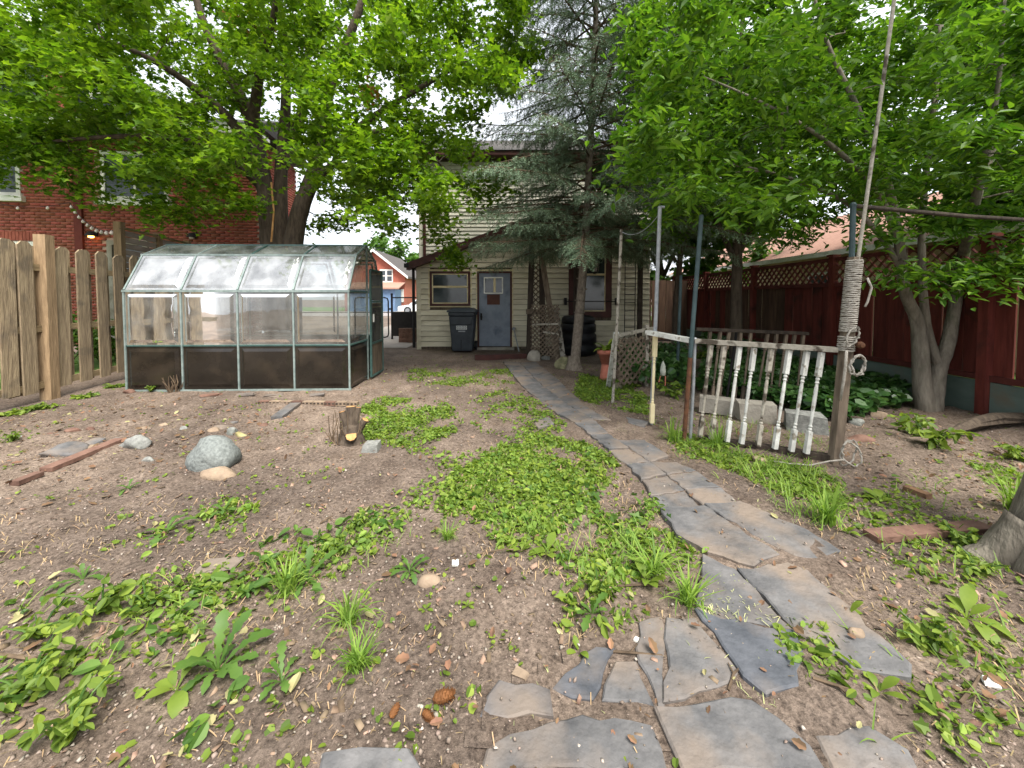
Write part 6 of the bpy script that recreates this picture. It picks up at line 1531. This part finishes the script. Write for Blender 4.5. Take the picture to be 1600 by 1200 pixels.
# litter
tv = np.array([(1, 0, 0), (-1, 0, 0), (0, 1, 0), (0, -1, 0), (0, 0, .8), (0, 0, -.5)], float); tf = [(0, 2, 4), (2, 1, 4), (1, 3, 4), (3, 0, 4), (2, 0, 5), (1, 2, 5), (3, 1, 5), (0, 3, 5)]
def on_stones(x, y, keep): return off_path(x, y) | (rng.uniform(0, 1, len(x)) < keep)
for name, n, s0, s1, mat, keep, lab in (('soil_clods', 20000, .003, .012, 'clod', .10, 'small crumbs and clods of brown soil over the yard'), ('gravel', 3000, .004, .012, 'chip', .15, 'pale gravel chips scattered over the soil')):
    x, y = fan(n, .7, 9.5, 2.0); ok = on_stones(x, y, keep); x, y = x[ok], y[ok]; N = len(x); s_ = np.exp(rng.uniform(np.log(s0), np.log(s1), N))
    sc_ = np.stack([s_*rng.uniform(.6, 1.3, N), s_*rng.uniform(.6, 1.3, N), s_*rng.uniform(.4, .9, N)], 1); cl_ = Cloud()
    cl_.put(tv + rng.normal(0, .14, tv.shape), tf, rand_frames(N, .4), np.stack([x, y, gz(x, y) + s_*.15 + np.where(off_path(x, y), 0, .02)], 1), sc_); tag(cl_.build(name, M[mat]), lab, 'soil', kind='stuff')
cl_ = Cloud(); x, y = fan(4200, .7, 9.5, 1.7); ok = on_stones(x, y, .12) & (blot(x, y, .6, 8) + rng.normal(0, .25, len(x)) > .45); x, y = x[ok], y[ok]; N = len(x); s_ = np.exp(rng.uniform(np.log(.006), np.log(.024), N))
tq = np.array([(-1, -.5, 0), (1, -.35, 0), (.8, .5, .1), (-.7, .4, .15), (-1, -.5, .25), (1, -.35, .2), (.8, .5, .3), (-.7, .4, .35)], float)
cl_.put(tq, [(4, 5, 6, 7), (0, 1, 5, 4), (1, 2, 6, 5), (2, 3, 7, 6), (3, 0, 4, 7)], rand_frames(N, .4), np.stack([x, y, gz(x, y) + .004 + np.where(off_path(x, y), 0, .014)], 1), s_)
tag(cl_.build('wood_chips', M['mulch']), 'small brown bark and wood chips over the soil', 'mulch', kind='stuff')
cl_ = Cloud(); x, y = fan(11000, .7, 9.0, 1.7); ok = on_stones(x, y, .25) & (blot(x, y, .8, 5) + rng.normal(0, .2, len(x)) > .42); x, y = x[ok], y[ok]; N = len(x)
for k in range(3):
    i = np.arange(N) % 3 == k; n_ = i.sum(); L = rng.uniform(.02, .085, n_)
    cl_.put(*BLADE[[0, 2, 3][k]], yaw_frames(rng.uniform(0, 6.3, n_), -1.0), np.stack([x[i], y[i], gz(x[i], y[i]) + .012 + np.where(off_path(x[i], y[i]), 0, .016)], 1), np.stack([L, np.full(n_, .07), L*.18], 1))
tag(cl_.build('straw', M['straw']), 'thin dry straw strewn across the bare soil', 'straw', kind='stuff')
for name, n, mat, lab, polys in (('fallen_leaves', 900, 'deadleaf', 'brown curled dead leaves scattered on the soil', (([(0, 720), (0, 650), (200, 620), (520, 640), (420, 690), (230, 740), (100, 790)], 60), ([(0, 840), (0, 730), (200, 740), (150, 830)], 22), ([(1430, 780), (1480, 680), (1600, 690), (1600, 790)], 120), ([(1300, 760), (1310, 680), (1430, 690), (1400, 760)], 50), ([(540, 640), (560, 585), (800, 580), (780, 620)], 25), ([(1420, 1190), (1430, 1040), (1600, 1000), (1600, 1190)], 70))),
                                 ('pale_leaves', 160, 'paleleaf', 'pale yellowish fallen leaves lying on the soil', (([(0, 740), (0, 650), (250, 630), (420, 680), (200, 760)], 24), ([(0, 1100), (0, 850), (480, 860), (460, 1040)], 14), ([(560, 640), (600, 580), (800, 580), (780, 620)], 16)))):
    cl_ = Cloud(); x, y = fan(n, .8, 9, 1.3)
    for poly, dn in polys:
        a_, b_ = area(poly, dn); x = np.concatenate([x, a_]); y = np.concatenate([y, b_])
    N = len(x); t_ = half_leaf([(0, 0), (.05, .22), (.3, .26), (.45, .36), (.62, .24), (.8, .2), (1, 0)], .7, -.45)
    cl_.put(*t_, rand_frames(N, .35), np.stack([x, y, gz(x, y) + .014 + np.where(off_path(x, y), 0, .014)], 1), np.exp(rng.uniform(np.log(.010), np.log(.055), N))); tag(cl_.build(name, M[mat]), lab, 'leaves', kind='stuff')
# ---------------------------------------------------------------- plants one can point at
def weed_plant(kind, u, v, size, label, cat='weed', group='weeds on the soil', dx=0, base=None):
    p = on(u, v) if base is None else Vector(base)
    root = thing({'dand': 'dandelion', 'plan': 'broadleaf_weed', 'tuft': 'grass_tuft', 'bush': 'leafy_weed', 'vine': 'ground_vine'}[kind], p, label, cat, group)
    if kind in ('dand', 'plan'):
        T = DAND if kind == 'dand' else PLAN; n = random.randint(9, 13) if kind == 'dand' else random.randint(6, 8); a0 = random.uniform(0, 6)
        for i in range(n):
            t = T[i % 3]; a = a0 + i*2.4; L = size*.85*random.uniform(.45, 1.15); lift = random.uniform(-.05, .9) if i > n*.5 else random.uniform(-.1, .3)
            Rm = yaw_frames(np.array([a]), lift); cl_ = Cloud(); cl_.put(*t, Rm, np.array([p]), np.array([L])); cl_.build('leaf', M['weed_deep' if kind == 'dand' else 'weed'], root, smooth=True)
        return root
    if kind == 'tuft':
        cl_ = Cloud(); n = 70; a = rng.uniform(0, 6.3, n); L = size*rng.uniform(.5, 1.2, n); q = np.array(p) + np.stack([rng.normal(0, size*.10, n), rng.normal(0, size*.10, n), np.zeros(n)], 1)
        for k in range(4):
            i = np.arange(n) % 4 == k; cl_.put(*BLADE[k], yaw_frames(a[i], rng.uniform(-.1, .8)), q[i], np.stack([L[i], L[i]*1.2, L[i]], 1))
        cl_.build('blades', M['grass'], root); return root
    ns = 7 if kind == 'bush' else 9
    st_ = MB(); cl_ = Cloud()
    for i in range(ns):
        a = i*2.4 + random.uniform(-.4, .4); rad = size*.85*random.uniform(.25, .8); h = .7*size*random.uniform(.4, 1.0)*(1 if kind == 'bush' else .35)
        e_ = p + Vector((math.cos(a)*rad, math.sin(a)*rad, h)); md = p.lerp(e_, .5) + Vector((0, 0, h*.25)); st_.tube([p, md, e_], [.005, .004, .002], 5)
        n = 12; t = rng.uniform(.2, 1.05, n); q = np.array([np.array(p)*(1 - k)**2 + 2*np.array(md)*k*(1 - k) + np.array(e_)*k*k for k in t]); cl_.put(*OVAL, rand_frames(n, .45), q + rng.normal(0, size*.04, (n, 3)), size*.24*rng.uniform(.6, 1.2, n))
    part('stems', st_, M['weed_deep'], root); cl_.build('foliage', M['weed'], root, smooth=False); return root
W = [
 ('dand', 258, 830, .20, 'dark jagged dandelion rosette below and left of the boulder'), ('dand', 340, 1050, .22, 'large jagged dandelion near bottom left of the photo'), ('dand', 200, 765, .14, 'two leaved dandelion standing up left of the boulder'),
 ('dand', 440, 1066, .15, 'small dandelion with upright leaf near bottom left soil edge'), ('dand', 130, 905, .15, 'flat dandelion lying on soil at left below straw'), ('dand', 480, 905, .20, 'dark leafy rosette left of the half buried tan stone'),
 ('dand', 350, 800, .14, 'low dandelion directly below the boulder'), ('dand', 925, 960, .15, 'dandelion left of the dark left flagstone tip'), ('dand', 640, 895, .13, 'small dandelion just above the half buried tan stone'),
 ('plan', 855, 865, .14, 'broad round leaved weed at the front of the green patch'), ('plan', 815, 865, .12, 'upright broad leaf weed left of the round leaved one'), ('plan', 1010, 905, .14, 'broad leaf weed left of the upper path slabs'),
 ('plan', 1510, 965, .17, 'big ribbed plantain beside the thick right trunk'), ('plan', 1325, 835, .13, 'broadleaf weed at right edge of path near buried plank'), ('plan', 1375, 785, .15, 'long leaf weed flat on soil right of the path'),
 ('plan', 1372, 1088, .12, 'broadleaf weed growing between two right flagstones'), ('plan', 275, 1075, .16, 'broad pale leaf weed in the lower left thicket'), ('plan', 905, 1015, .08, 'small round leaved sprout on the left flagstone edge'),
 ('plan', 1325, 965, .10, 'single round leaf sprout beside the long right flagstone'), ('plan', 665, 955, .05, 'tiny dark leaf sprout left of centre on bare soil'), ('plan', 730, 950, .05, 'tiny dark leaf sprout right of centre on bare soil'),
 ('tuft', 545, 975, .15, 'sprawling pale grass tuft on soil left of centre'), ('tuft', 560, 1050, .13, 'limp pale grass tuft near bottom left of centre'), ('tuft', 1075, 945, .16, 'bright yellow green grass tuft between flagstones and weeds'),
 ('tuft', 1020, 890, .18, 'thick grass clump beside upper end of wide flagstones'), ('tuft', 1290, 820, .20, 'dense bright grass clump right of the path'), ('tuft', 1050, 690, .20, 'grass clump at the foot of the galvanised pole'),
 ('tuft', 1120, 700, .20, 'grass clump right of the green pole foot'), ('tuft', 700, 845, .10, 'small grass sprig in the middle of the soil'), ('tuft', 450, 925, .15, 'yellowish grass clump amid dark weeds left of centre'),
 ('tuft', 1590, 800, .24, 'long bladed grass beside the thick right trunk base'), ('bush', 160, 960, .22, 'tall bright leafy weed at left, above the long stick'), ('bush', 230, 950, .16, 'leafy weed left of the loose slate shard'),
 ('bush', 1460, 700, .38, 'young seedling with large pale leaves under forked tree'), ('bush', 1430, 680, .30, 'leafy sapling touching the foot of the forked tree'), ('bush', 1500, 850, .18, 'leafy weed left of the thick right trunk'), ('bush', 1530, 900, .16, 'weed against base of the thick right trunk'),
 ('bush', 1595, 720, .25, 'leafy weed cut by right edge below the log'), ('bush', 1450, 1010, .18, 'leafy weed right of the longest flagstone'), ('bush', 935, 930, .16, 'round leaved clump left of the path and below the green patch'),
 ('bush', 560, 830, .13, 'bushy weed midway between stump and bottom of photo'), ('bush', 525, 865, .14, 'bushy weed just left above the grass sprig row'), ('vine', 60, 640, .26, 'vine with round leaves at the foot of fence post'), ('vine', 130, 622, .24, 'vine with large leaves below the grey fence boards'),
 ('vine', 180, 605, .22, 'dark leaved vine between fence and greenhouse'), ('bush', 236, 613, .14, 'small round leaved plant against first greenhouse pane'), ('vine', 10, 650, .28, 'vine at left edge below the fence'), ('bush', 20, 690, .16, 'weed at left edge beside the flat slab'),
 ('bush', 110, 1140, .2, 'dense weed clump in the bottom left corner'), ('bush', 40, 1090, .2, 'weed clump at left edge below the long stick'), ('bush', 60, 1000, .16, 'low weed right above the long stick'), ('vine', 1000, 625, .22, 'low green plant between slim pole and galvanised pole'),
 ('bush', 1050, 620, .35, 'dark shrub behind the cream baluster'), ('vine', 1240, 745, .18, 'leafy runner below the right end of the balusters'), ('vine', 1160, 720, .16, 'leafy runner below the left balusters'), ('bush', 1090, 560, .4, 'fern like shrub behind the green pole'),
]
for k, (kind, u, v, s_, lab) in enumerate(W): weed_plant(kind, u, v, s_, lab, {'tuft': 'grass', 'vine': 'vine'}.get(kind, 'weed'), {'tuft': 'grass tufts', 'vine': 'vines'}.get(kind, 'weeds on the soil'))
# greens in the pot
cl_ = Cloud()
for i in range(16):
    a = i*2.4; cl_.put(*PLAN[i % 3], yaw_frames(np.array([a]), random.uniform(0, .7)), np.array([pot_at]), np.array([random.uniform(.15, .30)]))
cl_.build('foliage', M['weed'], potr, smooth=True)
# shrubs beyond the left fence
for k, (x, y, s_, lab) in enumerate(((-8.3, 5.6, .8, 'green shrub glimpsed through left fence nearest the camera'), (-8.4, 7.1, .9, 'green shrub glimpsed between fence boards near the greenhouse'), (-8.9, 8.3, .7, 'shrub at the foot of the brick house wall'))):
    root = thing('garden_shrub', (x, y, 0), lab, 'shrub', 'shrubs beyond the left fence'); st_ = MB(); cl_ = Cloud()
    for i in range(16):
        a = i*2.4; e_ = Vector((x + math.cos(a)*s_*.6*random.random(), y + math.sin(a)*s_*.6*random.random(), s_*random.uniform(.4, 1.1))); st_.tube([Vector((x, y, 0)), e_], [.012, .004], 5); n = 40
        cl_.put(*OVAL, rand_frames(n, .6), np.array(e_) + rng.normal(0, .16, (n, 3)), .12*rng.uniform(.6, 1.2, n))
    part('stems', st_, M['twig'], root); cl_.build('foliage', M['weed_deep'], root)
